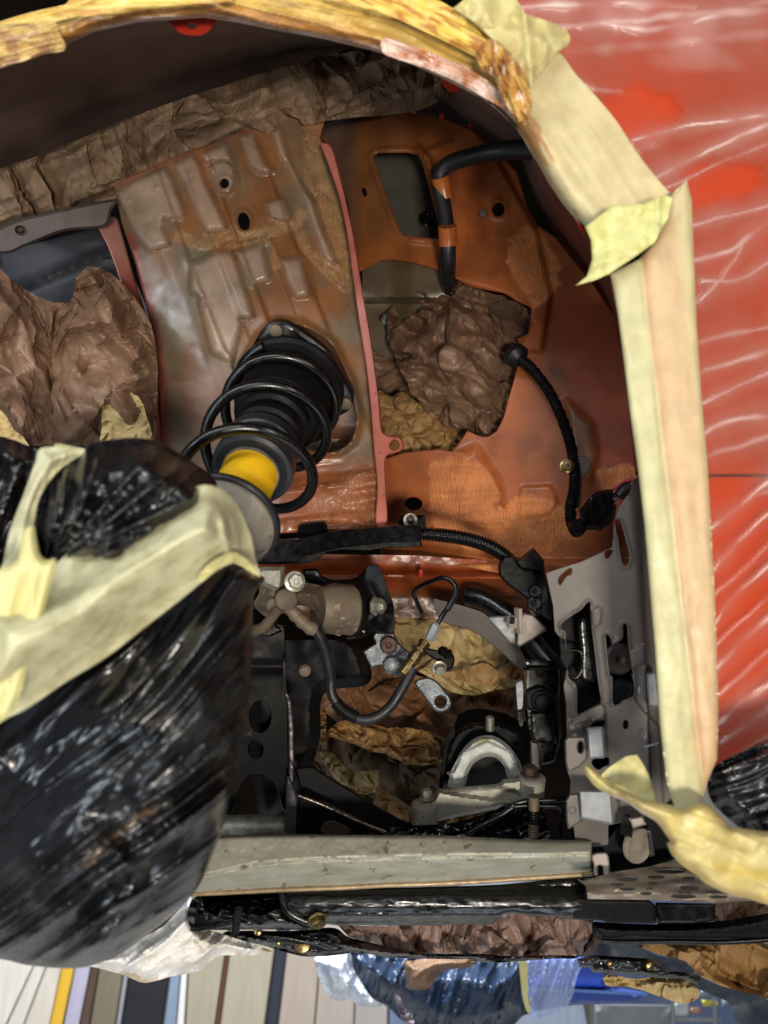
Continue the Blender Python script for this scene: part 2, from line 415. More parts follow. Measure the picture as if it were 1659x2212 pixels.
mt_olive = M('olive_overspray', '5a4c36', '463826', sc=12, rough=.4, coat=.1)
mt_white = M('white_plastic_clip', 'ab9c90', '978a7e', sc=60, rough=.45)
mt_pink = M('pink_wire', 'c25058', 'a03a44', sc=60, rough=.4)
mt_wall = {}
def film(name, tint, lo, hi, rough=.18):
    m, nt, b = new(name); L = nt.links.new
    b.inputs['Roughness'].default_value = rough
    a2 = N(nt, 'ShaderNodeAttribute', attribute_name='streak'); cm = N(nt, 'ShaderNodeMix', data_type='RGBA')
    cm.inputs[6].default_value = (*hx(tint), 1); cm.inputs[7].default_value = (*hx('f2d4cc'), 1)  # pale colour of the painted highlights along the film folds
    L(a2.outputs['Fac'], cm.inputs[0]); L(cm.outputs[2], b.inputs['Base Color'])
    t = N(nt, 'ShaderNodeBsdfTransparent'); mx = N(nt, 'ShaderNodeMixShader'); out = nt.nodes['Material Output']
    at = N(nt, 'ShaderNodeAttribute', attribute_name='milk')
    n = noise(nt, 9, 5, .6); ad = N(nt, 'ShaderNodeMath', operation='MULTIPLY'); L(n.outputs['Fac'], ad.inputs[0]); L(at.outputs['Fac'], ad.inputs[1])
    r = N(nt, 'ShaderNodeMapRange'); r.inputs['From Min'].default_value = 0; r.inputs['From Max'].default_value = .7
    r.inputs['To Min'].default_value = lo; r.inputs['To Max'].default_value = hi
    L(ad.outputs[0], r.inputs['Value']); L(r.outputs[0], mx.inputs[0]); L(t.outputs[0], mx.inputs[1]); L(b.outputs[0], mx.inputs[2])
    bn = N(nt, 'ShaderNodeBump'); bn.inputs['Strength'].default_value = .2; bn.inputs['Distance'].default_value = .004
    q = noise(nt, 14, 4, .6); L(q.outputs['Fac'], bn.inputs['Height']); L(bn.outputs[0], b.inputs['Normal'])
    L(mx.outputs[0], out.inputs['Surface']); return m
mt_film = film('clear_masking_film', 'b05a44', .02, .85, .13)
mt_whitefilm = film('white_film', 'e8e2da', .55, .97)
mt_bluefilm = film('blue_film', 'b8c8f0', .25, .6)
# ================================================================== SETTING
def wallP(u, v, Y=4.2):
    u = np.asarray(u, float); v = np.asarray(v, float)
    dy = math.cos(TH)+((v-1106)/FX)*math.sin(TH); return P(u, v, Y/dy)
wd = lambda off: (lambda u, v, e: (4.2+off)/(math.cos(TH)+((v-1106)/FX)*math.sin(TH)))
fl = link('workshop_floor', [(-6,-2,0),(6,-2,0),(6,6,0),(-6,6,0),(-6,-2,-.1),(6,-2,-.1),(6,6,-.1),(-6,6,-.1)],
          [(0,1,2,3),(7,6,5,4),(0,4,5,1),(1,5,6,2),(2,6,7,3),(3,7,4,0)], M('grey_concrete', '7a7772', '66635f', sc=6, rough=.7))
tag(fl, kind='structure')
wl = sheet('workshop_wall', [(-1400,150),(3600,150),(3600,2420),(-1400,2420)], wd(.06), M('wall_grey', '6f6a62', '5d5953', sc=4, rough=.8), sp=200, smooth=False, thick=.1)
tag(wl, kind='structure')
strips = [(-260,-420,-60,-230,'e6ddd2','white_panel'),(-58,-228,70,14,'e9e1d6','white_panel'),(71,16,98,52,'e4dcd0','white_panel'),(99,53,133,108,'dcd2c4','white_panel'),
 (133,108,161,136,'e8b83a','yellow_strip'),(162,138,196,172,'b9b3c6','white_panel'),(197,173,214,194,'5a463a','brown_post'),(215,195,268,250,'7d7260','khaki_panel'),
 (269,251,280,262,'9c9ba0','white_panel'),(281,263,368,352,'23242a','dark_panel'),(370,354,391,381,'8495aa','blue_panel'),(392,382,406,399,'e8e4e0','white_panel'),
 (408,401,482,465,'a79d88','beige_panel'),(483,466,491,475,'6a432c','rusty_seam'),(492,476,588,572,'a9a08c','beige_panel'),(589,573,615,601,'2a2f3c','dark_panel'),
 (616,602,690,680,'aa9c8e','beige_panel'),(691,681,770,765,'a99d92','beige_panel'),(771,766,840,838,'a39a94','beige_panel'),(842,840,930,934,'66748e','blue_panel'),(1000,1004,1250,1270,'8c95a4','blue_panel'),(1300,1320,1700,1760,'46536c','blue_panel')]
for k, (a0, a1, b0, b1, c, nm) in enumerate(strips):
    def xx(t0, t1, v): return t0+(t1-t0)*(v-2092)/120.
    mm = mt_wall.setdefault(c, M('panel_'+c, c, tuple(q*.86 for q in hx(c)), sc=7, rough=.5, stretch=(6, 1, .6), bump=[(40, .2, .002, (6, 1, .4))]))
    o = sheet(nm, [(xx(a0,a1,1900),1900),(xx(b0,b1,1900)-1,1900),(xx(b0,b1,2300)-1,2300),(xx(a0,a1,2300),2300)], wd(.0 if 'dark' not in nm else .03), mm, wl, sp=90, smooth=False, thick=.03, inset=2, bev=.006)
# ================================================================== CAR OUTSIDE SKIN
ARCH = [(-60,160),(0,146),(60,128),(110,112),(140,98),(200,70),(300,48),(440,38),(520,50),(600,66),(700,84),(800,108),(840,120),(900,144),(960,172),(1010,196),(1060,224),(1100,262),(1130,298),(1160,350),(1190,402),(1215,440),(1250,480),(1272,520),(1280,565),(1318,600),(1335,680),(1350,800),(1362,900),(1378,1010),(1392,1130),(1402,1250),(1415,1400),(1425,1560),(1440,1690),(1462,1745)]
skin = thing('front_fender', 'glossy orange red front fender under clear film, right of the taped arch', 'car fender', (1580, 1028, .70))
fd = lambda u, v, e=None: .665+.00009*np.maximum(u-1150, 0)+.00000025*(v-600)**2*.1
sheet('fender_skin', [(1060,-60),(1060,-400),(2500,-400),(2500,1023),(1500,1023),(1470,900),(1440,560),(1300,300),(1140,120)], fd, mt_red, skin, sp=30, smooth=False, thick=.004)
for nm, pl, h in (('red_tab', Q(1,(720,60),(930,60),(915,120),(880,150),(830,155),(780,145),(745,110)), (Q(1,(830,112))[0], 7)),
               ('red_tab', Q(2,(245,325),(345,350),(330,385),(300,400),(270,385)), None), ('red_tab', Q(2,(825,925),(900,990),(870,1000),(840,985)), None)):
    sheet(nm, pl, plane(.70), mt_redtab, skin, sp=6, thick=.003, holes=[circ(h[0][0], h[0][1], h[1]*1.2, h[1]*.9)] if h else (), inset=1.5)
bump_ = thing('bumper_cover', 'orange red bumper cover below the dark seam, right of the long tape strip', 'car bumper', (1600, 1640, .70))
sheet('bumper_skin', [(1500,1031),(2500,1031),(2500,1500),(2000,1560),(1660,1640),(1500,1700)], lambda u, v, e: fd(u, v)+.004, mt_red, bump_, sp=30, smooth=False, thick=.004)
sheet('seam_shade_strip', [(1480,1010),(2500,1010),(2500,1045),(1480,1045)], plane(.735), M('seam_shade','4a4450','3a3540',sc=9), bump_, sp=40, thick=.01, smooth=False)  # added dark strip standing in for the shade in the panel gap
# clear film: wrinkled, with patches stuck flat
STUCK = [[(1290,235),(1330,190),(1370,180),(1400,195),(1450,210),(1470,250),(1430,285),(1380,300),(1330,285)],
         [(1480,370),(1520,345),(1590,345),(1640,365),(1640,400),(1600,420),(1540,430),(1500,450),(1490,420)],
         [(1545,1060),(1620,1050),(1665,1100),(1665,1250),(1600,1280),(1560,1200)], [(1555,1340),(1670,1260),(1670,1500),(1560,1560)], [(1560,1600),(1640,1560),(1665,1620),(1600,1640)]]
def filmfold(u, v):
    a = np.where(v < 900, -.20-.0003*(v-100), -.85)       # direction of the folds
    x = u*np.cos(a)+v*np.sin(a); y = -u*np.sin(a)+v*np.cos(a)
    y = y+30*(fbm(x/220, y/200, 3, 2)-.5)
    r1 = 1-np.abs(2*vn(x/420, y/70, 11)-1); r2 = 1-np.abs(2*vn(x/360, y/30, 12)-1)
    m = sst(fbm(x/300., y/130., 14, 2), .36, .62)
    return (r1**7*.8+r2**6*.55)*m
FS = [([(1180,62),(1350,46),(1500,30),(1680,22)],7,.8),([(1120,16),(1300,8),(1500,16)],6,.7),([(1300,50),(1420,62),(1560,30),(1680,-5)],6,.7),([(1230,110),(1400,95),(1680,70)],9,.35),([(1370,302),(1480,272),(1680,248)],2.6,1),
 ([(1400,396),(1500,342),(1590,300),(1680,262)],3.2,.9),([(1425,412),(1560,352),(1680,300)],2.6,.6),([(1258,222),(1300,262),(1340,310)],3,.5),([(1235,160),(1290,190),(1340,196)],4,.4),([(1492,486),(1560,472),(1680,436)],3,.8),([(1500,565),(1580,540),(1680,462)],4,.7),
 ([(1520,606),(1600,602),(1680,556)],3.5,.8),([(1512,650),(1560,600),(1605,530)],3,.8),([(1505,742),(1580,722),(1680,700)],5,.45),([(1510,806),(1600,780),(1680,752)],4,.6),([(1518,872),(1600,832),(1680,796)],3,.8),([(1520,935),(1600,902),(1680,906)],4,.7),([(1525,986),(1680,938)],4,.5),
 ([(1535,1142),(1600,1092),(1680,1026)],3.5,1),([(1537,1236),(1600,1166),(1680,1096)],3,1),([(1540,1292),(1600,1236),(1680,1158)],2.6,.8),([(1545,1345),(1600,1276),(1680,1206)],3.2,1),
 ([(1545,1392),(1680,1276)],2.6,.7),([(1550,1445),(1610,1380),(1680,1322)],4,.9),([(1555,1502),(1610,1452),(1680,1388)],3,.8),([(1555,1562),(1600,1522),(1680,1466)],6,1),([(1560,1606),(1610,1570),(1680,1516)],7,.9),([(1575,1645),(1680,1580)],6,.8),([(1590,1100),(1640,1070),(1680,1060)],5,.5),([(1150,30),(1170,90),(1215,130)],4,.4)]
def glint_folds(u, v):  # fold ridges, which also carry highlights painted into the film colour
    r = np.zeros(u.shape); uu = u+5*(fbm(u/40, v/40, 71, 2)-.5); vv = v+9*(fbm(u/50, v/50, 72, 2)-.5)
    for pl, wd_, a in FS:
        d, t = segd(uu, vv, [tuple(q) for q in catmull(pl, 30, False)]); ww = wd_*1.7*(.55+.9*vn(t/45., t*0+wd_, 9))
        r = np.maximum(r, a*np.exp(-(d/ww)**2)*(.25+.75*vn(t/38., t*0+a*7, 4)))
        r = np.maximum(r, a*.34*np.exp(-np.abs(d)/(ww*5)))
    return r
def stuck(u, v):
    s = np.ones(u.shape)
    for k, pl in enumerate(STUCK):
        s = np.minimum(s, sst(sdf(u+16*(fbm(u/14, v/14, k, 3)-.5)*1.8, v+16*(fbm(u/14, v/14, k+9, 3)-.5)*1.8, pl), -10, 26))
    return s
def fdep(u, v, e): return fd(u, v)-.0045-.005*fbm(u/90, v/120, 31, 2)-.005*glint_folds(u, v)
def milk(u, v, e):
    return np.clip(stuck(u, v)*(.36+.4*(fbm(u/130, v/110, 41, 3)-.5)-.30*sst(v, 980, 1080))+glint_folds(u, v)*1.0, 0, 1.3)
f = sheet('masking_film', [(1100,-60),(1100,-140),(1980,-140),(1980,1580),(1790,1620),(1660,1650),(1535,1665),(1500,1500),(1490,1100),(1470,500),(1320,300),(1160,120)], fdep, mt_film, sp=4.5, smooth=False, thick=.0003, attrs={'milk': milk, 'streak': lambda u, v, e: np.clip(glint_folds(u, v)*1.1+.25*sst(fbm(u/150, v/90, 61, 2), .5, .7)*sst(300-v, 0, 200), 0, 1)}, sharp=180)  # painted fold highlights, plus a broad pale sheen towards the top
tag(f, 'clear wrinkled masking film stretched over the orange red fender and bumper', 'plastic film')
# black bag lump at right edge
def folds(u, v, ang, L, W, s, p=2.):
    c, n = math.cos(ang), math.sin(ang); x = u*c+v*n; y = -u*n+v*c
    y = y+W*.7*(fbm(x/L*1.3, y/W/2.2, s+3, 2)-.5)
    return (1-np.abs(2*vn(x/L, y/W, s)-1))**p+.45*(1-np.abs(2*vn(x/L*1.7, y/W*2.3, s+1)-1))**p
b = sheet('black_bag', [(1528,1690),(1545,1655),(1600,1625),(1680,1590),(1850,1570),(1980,1600),(2000,1900),(1850,1920),(1680,1850),(1600,1790),(1540,1735)],
          lambda u, v, e: .66-.03*sst(e, 0, 45)-.016*folds(u, v, -.35, 160, 22, 5), mt_bag, sp=4.5, thick=.0004, sharp=180)
tag(b, 'crinkled black bin bag bulging at the right edge under the orange bumper', 'bin bag')
# ================================================================== MASKING TAPE ROUND THE ARCH
inner = ARCH
def tapecol(yel, mid, edge, wid):
    def f(u, v, e):
        d, t = segd(u, v, inner)
        n = fbm(t/130, d/5.5+t/160, 3, 4); n2 = fbm(t/60, d/16, 8, 3)
        c = mixc(hx(yel), hx(mid), sst(.5*n+.9*(1-d/wid)-.35, .2, .6)*.8)
        c = mixc(c, hx('7a4018'), sst(n2, .60, .78)*.45)
        c = mixc(c, hx(edge), sst(vn(t/50, d/3.2, 19)*.6+.55-d/22, .35, .75))  # pinkish white highlight painted along the inner edge
        return c
    return f
def tapedep(d0, amp, s):
    def f(u, v, e):
        d, t = segd(u, v, inner)
        r = 1-np.abs(2*vn(t/150, d/13+t/240, s)-1)
        return d0+.03*np.exp(-d/9)-amp*r**1.5-amp*.5*crump(u, v, 50, s+3, 2)-amp*.25*(1-np.abs(2*vn(t/70, d/6, s+9)-1))**2
    return f
top = [(-60,165)]+ARCH[1:16]+[(1000,192),(1040,212),(1075,238),(1110,270),(1130,300),(1160,350),(1185,395),(1215,440),(1255,487),(1270,470),(1235,400),(1215,350),(1190,300),(1150,230),(1145,170),(1100,90),(1050,40),(1000,22),(960,12),(900,-40),(500,-60),(200,-50),(140,10),(60,28),(0,46),(-60,66)]
t1 = thing('arch_masking_tape', 'wet yellow brown masking tape rolled round the top of the wheel arch', 'masking tape', (700, 60, .64))
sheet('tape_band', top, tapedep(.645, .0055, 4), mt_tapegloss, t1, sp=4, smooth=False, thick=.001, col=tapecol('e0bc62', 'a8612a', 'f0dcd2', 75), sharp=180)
sheet('tape_strip', [(-50,92),(0,64),(70,48),(140,20),(260,-8),(480,-20),(500,2),(400,12),(300,22),(240,34),(170,36),(110,52),(60,66),(0,80),(-50,104)], tapedep(.628, .004, 7), mt_tapegloss, t1, sp=4, thick=.001,
      col=lambda u, v, e: mixc(hx('ecd070'), hx('c89440'), sst(fbm(u/60, v/7, 3), .45, .7)), sharp=180)
sheet('tape_strip', [(700,-10),(900,-14),(1010,40),(1060,90),(1105,150),(1128,178),(1100,165),(1020,120),(930,75),(830,30)], tapedep(.626, .005, 9), mt_tapegloss, t1, sp=4, thick=.001,
      col=lambda u, v, e: mixc(hx('ecca60'), hx('b87a2c'), sst(fbm(u/50+v/40, v/9-u/16, 5), .45, .68)), sharp=180)
sheet('torn_tape_end', Q(1,(0,295),(110,262),(200,232),(270,222),(285,200),(262,150),(230,90),(120,100),(-60,130),(-60,300)), lambda u, v, e: .622-.006*folds(u, v, -.2, 90, 12, 3)-.004*sst(e, 0, 20), mt_tapegloss, t1, sp=3.5, thick=.001,
      col=lambda u, v, e: mixc(mixc(hx('d9b870'), hx('b08458'), sst(fbm(u/25, v/12, 6), .4, .62)), hx('e4cdbd'), sst(v-.2*(140-u)+e*0, 105, 130)*.7), sharp=180)  # pinkish highlight painted on the lower edge
sheet('painted_sheen_strip', Q(2,(0,165),(120,200),(260,250),(380,300),(480,375),(560,445),(610,520),(600,540),(520,475),(430,420),(330,362),(250,325),(120,275),(0,232)), lambda u, v, e: .632-.006*folds(u, v, .45, 120, 9, 8), M('painted_sheen', 'e2c8ba', 'a8683c', sc=60, rough=.25, coat=.4, ramp=(.4,.6), bump=[(120,.3,.002)]), t1, sp=3.5, thick=.0006, sharp=180)  # strip added to paint a pale sheen on the tape
# curled flags of tape at the knot
def beige(u, v, e): return mixc(hx('e0d290'), hx('d2bd80'), sst(fbm(u/30, v/30, 4), .4, .65))
fl1 = sheet('tape_flag', Q(2,(300,35),(380,-30),(560,-30),(610,60),(740,100),(790,128),(806,165),(795,200),(755,222),(700,290),(632,372),(590,300),(470,170),(380,90)),
      lambda u, v, e: .612+.012*sst(u, 1150, 1235)-.012*crump(u, v, 60, 5, 2)-.008*np.exp(-((u-1140-.1*(v-90))/12)**2), mt_tape, sp=4.5, smooth=False, thick=.0006, col=beige, sharp=180)
tag(fl1, 'crumpled pale tape flag sticking up at the knot above the arch', 'masking tape')
kn = sheet('tape_knot', Q(2,(480,170),(600,300),(628,372),(640,460),(600,540),(540,470),(500,400),(480,340),(420,300),(400,220)), lambda u, v, e: .606+.01*np.exp(-e/6)-.010*folds(u, v, 1.2, 60, 9, 9), mt_tapegloss, sp=3, thick=.001,
      col=lambda u, v, e: mixc(mixc(hx('cfa050'), hx('a46c30'), sst(fbm(u/14, v/22, 6), .42, .62)), hx('ecd9c8'), sst(fbm(u/10, v/30, 16), .6, .7)), sharp=180)
tag(kn, 'twisted brown tape knot pinched beside the pale flag of the arch', 'masking tape')
side = [(1112,250),(1128,186),(1160,140),(1204,112),(1244,160),(1294,215),(1334,265),(1384,340),(1432,400),(1470,440),(1450,470),(1420,520),(1330,560),(1290,520),(1262,487),(1225,450),(1190,402),(1160,350),(1130,300)]
def sidecol(u, v, e):
    d, t = segd(u, v, inner); c = mixc(hx('dfcf9c'), hx('dac794'), sst(fbm(u/60, v/60, 3), .4, .62))
    c = mixc(c, hx('b5763a'), sst(fbm(t/70, d/8, 6, 3)+.5*np.exp(-d/16)*sst(430-v, 0, 120), .52, .72)*.85*sst(60-d, 0, 25))
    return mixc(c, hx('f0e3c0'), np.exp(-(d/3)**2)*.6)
s1 = sheet('tape_strip', side, lambda u, v, e: (lambda d: .632+.03*np.exp(-d/8)-.004*np.exp(-((d-38)/18)**2)-.003*crump(u, v, 110, 5, 2)-.001*folds(u, v, 1.0, 160, 26, 2))(segd(u, v, inner)[0]), mt_tape, sp=4.5, thick=.0008, col=sidecol, sharp=180)
tag(s1, 'broad beige tape strip running down from the knot to the pale cross piece', 'masking tape')
def slat(u, v, e):
    x = u-(1318+(v-595)*.119)      # across the strip
    return x
def longcol(u, v, e):
    x = slat(u, v, e); c = mixc(hx('d8d2a0'), hx('d2ca98'), sst(fbm(u/50, v/70, 3), .4, .6))
    c = mixc(c, hx('dfbf92'), sst(x, 62, 82)); c = mixc(c, hx('d0a878'), np.exp(-((x-78-18*(fbm(v/140, v*0, 5)-.5))/9)**2)*.8)
    c = mixc(c, hx('dfd8a0'), sst(x, 145, 165)*.6); return mixc(c, hx('c99a6a'), sst(fbm(u/80, v/200, 9), .55, .75)*.3)
ls = sheet('long_tape_strip', [(1318,592),(1380,560),(1418,520),(1445,465),(1452,418),(1483,388),(1494,430),(1497,500),(1505,700),(1515,850),(1528,1000),(1537,1150),(1545,1300),(1550,1450),(1552,1560),(1549,1640),(1528,1690),(1518,1730),(1505,1780),(1462,1760),(1440,1690),(1425,1560),(1415,1400),(1402,1250),(1392,1130),(1378,1010),(1362,900),(1350,800),(1335,680)],
     lambda u, v, e: .615-.003*np.exp(-((slat(u, v, e)-110)/44)**2)+.0022*np.exp(-((slat(u, v, e)-70)/7)**2)-.0045*crump(u, v, 110, 9, 3, st=2.4, ang=1.45)+.005*np.exp(-e/6)-.0008*folds(u, v, 1.5, 300, 46, 6), mt_tape, sp=5, thick=.0008, smooth=False, col=longcol, sharp=180)
tag(ls, 'long vertical beige tape strip covering the edge of the arch and bumper', 'masking tape')
cr = sheet('cross_tape', [(1243,617),(1268,597),(1279,560),(1277,520),(1264,490),(1304,460),(1324,445),(1390,440),(1434,421),(1454,427),(1444,470),(1414,525),(1370,556),(1318,591),(1280,607)],
     lambda u, v, e: .600+.014*sst(1290-u, 0, 60)-.006*crump(u, v, 50, 3, 2)-.004*np.exp(-((u-1420)/9)**2), mt_tape, sp=4.5, thick=.0006, smooth=False, col=lambda u, v, e: mixc(hx('e2e096'), hx('d9d284'), sst(fbm(u/24, v/24, 5), .4, .6)), sharp=180)
tag(cr, 'pale green yellow tape patch across the bend with its loose corner inside the arch', 'masking tape')
low = thing('lower_masking_tape', 'yellow crumpled tape wrapped round the bottom right end of the arch', 'masking tape', (1560, 1900, .6))
LOWB = Q(16,(-60,790),(80,845),(250,965),(420,1070),(520,1200),(575,1290),(540,1310),(600,1440),(720,1560),(850,1650),(980,1760),(1250,1880),(1450,1920),(1700,2000))
LOW = LOWB+Q(16,(3600,2500),(3600,1500),(1500,1160),(1250,1140),(1130,1000),(960,870),(800,900),(700,920),(560,880),(430,850),(250,800),(100,730),(-60,660),(-160,560),(-330,440),(-380,470),(-330,590),(-230,700))
def lowcol(u, v, e):
    d, t = segd(u, v, LOWB); c = mixc(hx('dccb88'), hx('d2bd78'), sst(fbm(u/50, v/30, 5), .4, .62))
    c = mixc(c, hx('ead676'), sst(fbm(t/70, d/20, 6), .5, .7)*.5); c = mixc(c, hx('c99a58'), np.exp(-((d-8)/6)**2)*.5)
    c = mixc(c, hx('c4a63e'), np.exp(-((d-42-.1*(u-1500))/14)**2)*sst(u, 1500, 1580)*.7)
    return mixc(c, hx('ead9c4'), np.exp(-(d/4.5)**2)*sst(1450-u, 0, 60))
sheet('tape_band', LOW, lambda u, v, e: .575+.05*sst(1400-u, 0, 120)+.02*np.exp(-e/9)-.008*crump(u, v, 70, 8, 2)-.004*folds(u, v, .35, 190, 34, 8), mt_tape, low, sp=4.5, smooth=True, thick=.001, col=lowcol, sharp=180)
sheet('tape_flag', Q(16,(-190,560),(-100,470),(0,400),(90,345),(210,325),(290,450),(370,620),(440,850),(300,850),(100,800),(-60,700)), lambda u, v, e: .635-.006*crump(u, v, 50, 12, 2), mt_tape, low, sp=5, smooth=False, thick=.0006, col=lambda u, v, e: mixc(hx('d6cf90'), hx('c9bd7c'), sst(fbm(u/24, v/24, 5), .4, .6)), sharp=180)
# ================================================================== INSIDE THE ARCH
def loft(name, A, B, dA, dB, m, nu=160, nw=30, curve=.0, colf=None, parent=None, thick=.002):
    A = np.array(catmull(A, 6, False)); B = np.array(catmull(B, 6, False))
    def rs(a):
        L = np.concatenate([[0], np.cumsum(np.hypot(*np.diff(a, axis=0).T))]); t = np.linspace(0, L[-1], nu)
        return np.stack([np.interp(t, L, a[:,0]), np.interp(t, L, a[:,1])], 1)
    A = rs(A); B = rs(B); co = []; cols = []
    for k in range(nw):
        w_ = k/(nw-1); d = dA+(dB-dA)*w_; a3 = P(A[:,0], A[:,1], np.full(nu, dA)); b3 = P(B[:,0], B[:,1], np.full(nu, dB))
        q = a3*(1-w_)+b3*w_+(VU*curve*math.sin(math.pi*w_)); co.append(q)
        uu = A[:,0]*(1-w_)+B[:,0]*w_; vv = A[:,1]*(1-w_)+B[:,1]*w_
        if colf: cols.append(colf(uu, vv, w_))
    co = np.vstack(co); n = len(co); back = co+VU*thick*1.5+VF*thick*.5
    f = []
    for k in range(nw-1):
        for i in range(nu-1):
            a = k*nu+i; f.append((a, a+nu, a+nu+1, a+1)); f.append((n+a, n+a+1, n+a+nu+1, n+a+nu))
    C = np.vstack(cols+cols) if colf else None
    return link(name, np.vstack([co, back]), f, m, parent, 180, cols=C)
lcol = lambda u, v, w_: mixc(mixc(hx('7e6458'), hx('6a554b'), sst(fbm(u/200, v/120, 3, 3), .35, .65)), hx('7a3222'), sst(u, 1130, 1230)*.8)
ln = loft('fender_underside', [(-80,150),(0,128),(140,70),(300,30),(450,22),(620,40),(820,98),(1000,180),(1120,280),(1200,400),(1285,540),(1350,700),(1385,900),(1410,1100)],
     [(-80,420),(0,385),(200,300),(420,222),(600,165),(800,140),(920,185),(1010,262),(1110,330),(1150,420),(1210,520),(1270,600),(1320,700),(1345,850),(1365,1050)], .655, 1.17, mt_liner, colf=lcol, curve=.03)
tag(ln, 'smooth brown grey underside of the fender above the masked tower', 'car fender liner')
bw = sheet('dark_backstop', [(-700,-100),(1560,-100),(1500,1900),(1400,1905),(400,1900),(-700,1900)], plane(1.62), M('backstop_shade', '1b1613', '120f0d', sc=5, rough=.9, spec=0), sp=60, smooth=False, thick=.01)  # near-black backstop added to fill the gaps with shade
tag(bw, kind='structure')
# papers behind the tower, above
def paper(name, label, pl, d0, m, scale=60, amp=.03, s=1, sp=5.5, lt=.0, ang=0., st=1., jag=0, bulge=0, bw=60, o=3, du=0, dv=0, flat=False, fold=0, smooth=True, parent=None, thick=.0008, sharp=70, fw=30, decay=.52, lift=None):
    u0 = sum(p[0] for p in pl)/len(pl); v0 = sum(p[1] for p in pl)/len(pl)
    rg = np.random.RandomState(s*13+5)
    r = np.array(catmull(pl, scale*.4) if smooth else linr(pl, scale*.4))
    r = r+rg.uniform(-1, 1, r.shape)*(jag+1.2)
    ca, sa = math.cos(ang), math.sin(ang)
    x = r[:,0]*ca+r[:,1]*sa; y = -r[:,0]*sa+r[:,1]*ca
    gx = np.arange(x.min()-scale, x.max()+scale, scale*.8*st); gy = np.arange(y.min()-scale, y.max()+scale, scale*.7)
    G = np.array(np.meshgrid(gx, gy)).reshape(2, -1).T; row = np.round((G[:,1]-gy[0])/(scale*.7)).astype(int)
    G = G+rg.uniform(-.42, .42, G.shape)*np.array([scale*st*.8, scale*.7]); G[:,0] += (row % 2)*scale*st*.4
    G = np.stack([G[:,0]*ca-G[:,1]*sa, G[:,0]*sa+G[:,1]*ca], 1)
    G = G[inside(G[:,0], G[:,1], [tuple(q) for q in r])]; G = G[segd(G[:,0], G[:,1], r, True)[0] > scale*.22]
    n0 = len(r); V, _, F, _, _, _ = delaunay_2d_cdt([Vector(p) for p in np.vstack([r, G])], [(i, (i+1) % n0) for i in range(n0)], [], 0, 1e-4)
    uv = np.array([(q.x, q.y) for q in V]); F = np.array([f for f in F if len(f) == 3]); ce = uv[F].mean(1)
    F = F[inside(ce[:,0], ce[:,1], [tuple(q) for q in r])]
    used = np.unique(F); mp = -np.ones(len(uv), int); mp[used] = np.arange(len(used)); uv = uv[used]; F = mp[F]
    a = uv[F[:,0]]; b = uv[F[:,1]]; c_ = uv[F[:,2]]
    cr = (b[:,0]-a[:,0])*(c_[:,1]-a[:,1])-(b[:,1]-a[:,1])*(c_[:,0]-a[:,0]); F[cr < 0] = F[cr < 0][:, ::-1]; F = F[:, ::-1]
    X = np.column_stack([uv, rg.uniform(-1, 1, len(uv))*amp*.5])
    lev = max(2, int(round(math.log2(scale*max(1, st*.8)/sp)))); am = 1.0
    for k in range(lev):
        am *= decay
        E_ = np.sort(np.vstack([F[:,[0,1]], F[:,[1,2]], F[:,[2,0]]]), axis=1); U, inv, cn_ = np.unique(E_, axis=0, return_inverse=True, return_counts=True); inv = inv.ravel()
        L = np.linalg.norm(X[U[:,0],:2]-X[U[:,1],:2], axis=1); mid = (X[U[:,0]]+X[U[:,1]])/2; inn = (cn_ == 2)[:,None]
        j_ = rg.uniform(-1, 1, mid.shape)*np.column_stack([L*.13, L*.13, np.minimum(L/scale, 1.2)*amp*((.42, .16, .03)+(0,)*9)[k]])
        j_[:,:2] *= inn; mid = mid+j_; n_ = len(X); X = np.vstack([X, mid]); m_ = len(F)
        e01, e12, e20 = inv[:m_]+n_, inv[m_:2*m_]+n_, inv[2*m_:]+n_
        F = np.vstack([np.column_stack([F[:,0], e01, e20]), np.column_stack([e01, F[:,1], e12]), np.column_stack([e20, e12, F[:,2]]), np.column_stack([e01, e12, e20])])
    u, v = X[:,0], X[:,1]; e = segd(u, v, r, True)[0]
    EE = np.vstack([F[:,[0,1]], F[:,[1,2]], F[:,[2,0]]]); z = X[:,2].copy()
    for _ in range(1):
        acc = np.zeros(len(z)); ct = np.zeros(len(z))
        np.add.at(acc, EE[:,0], z[EE[:,1]]); np.add.at(ct, EE[:,0], 1); np.add.at(acc, EE[:,1], z[EE[:,0]]); np.add.at(ct, EE[:,1], 1)
        z = .45*z+.55*acc/np.maximum(ct, 1)
    X[:,2] = z
    d = d0+du*(u-u0)+dv*(v-v0)+X[:,2]-bulge*sst(e, -5, bw)
    if fold: d = d-fold*folds(u, v, ang, fw*6, fw, s+40)
    if lift: d = d+lift(u, v, e)
    uu, vv = u, v
    if lt:
        uu = u+lt*1.6*crump(u, v, scale*.9, s+50, 1)*sst(e, 2, 25); vv = v+lt*1.6*crump(u, v, scale*.9, s+60, 1)*sst(e, 2, 25)
    n = len(u); key = set(map(tuple, np.vstack([F[:,[0,1]], F[:,[1,2]], F[:,[2,0]]]).tolist()))
    side = [(y_, x_, x_+n, y_+n) for (x_, y_) in key if (y_, x_) not in key]
    o_ = link(name, np.vstack([P(uu, vv, d), P(uu, vv, d+thick)]), F.tolist()+(F[:, ::-1]+n).tolist()+side, m, parent, sharp)
    if label: tag(o_, label, 'masking paper')
    return o_
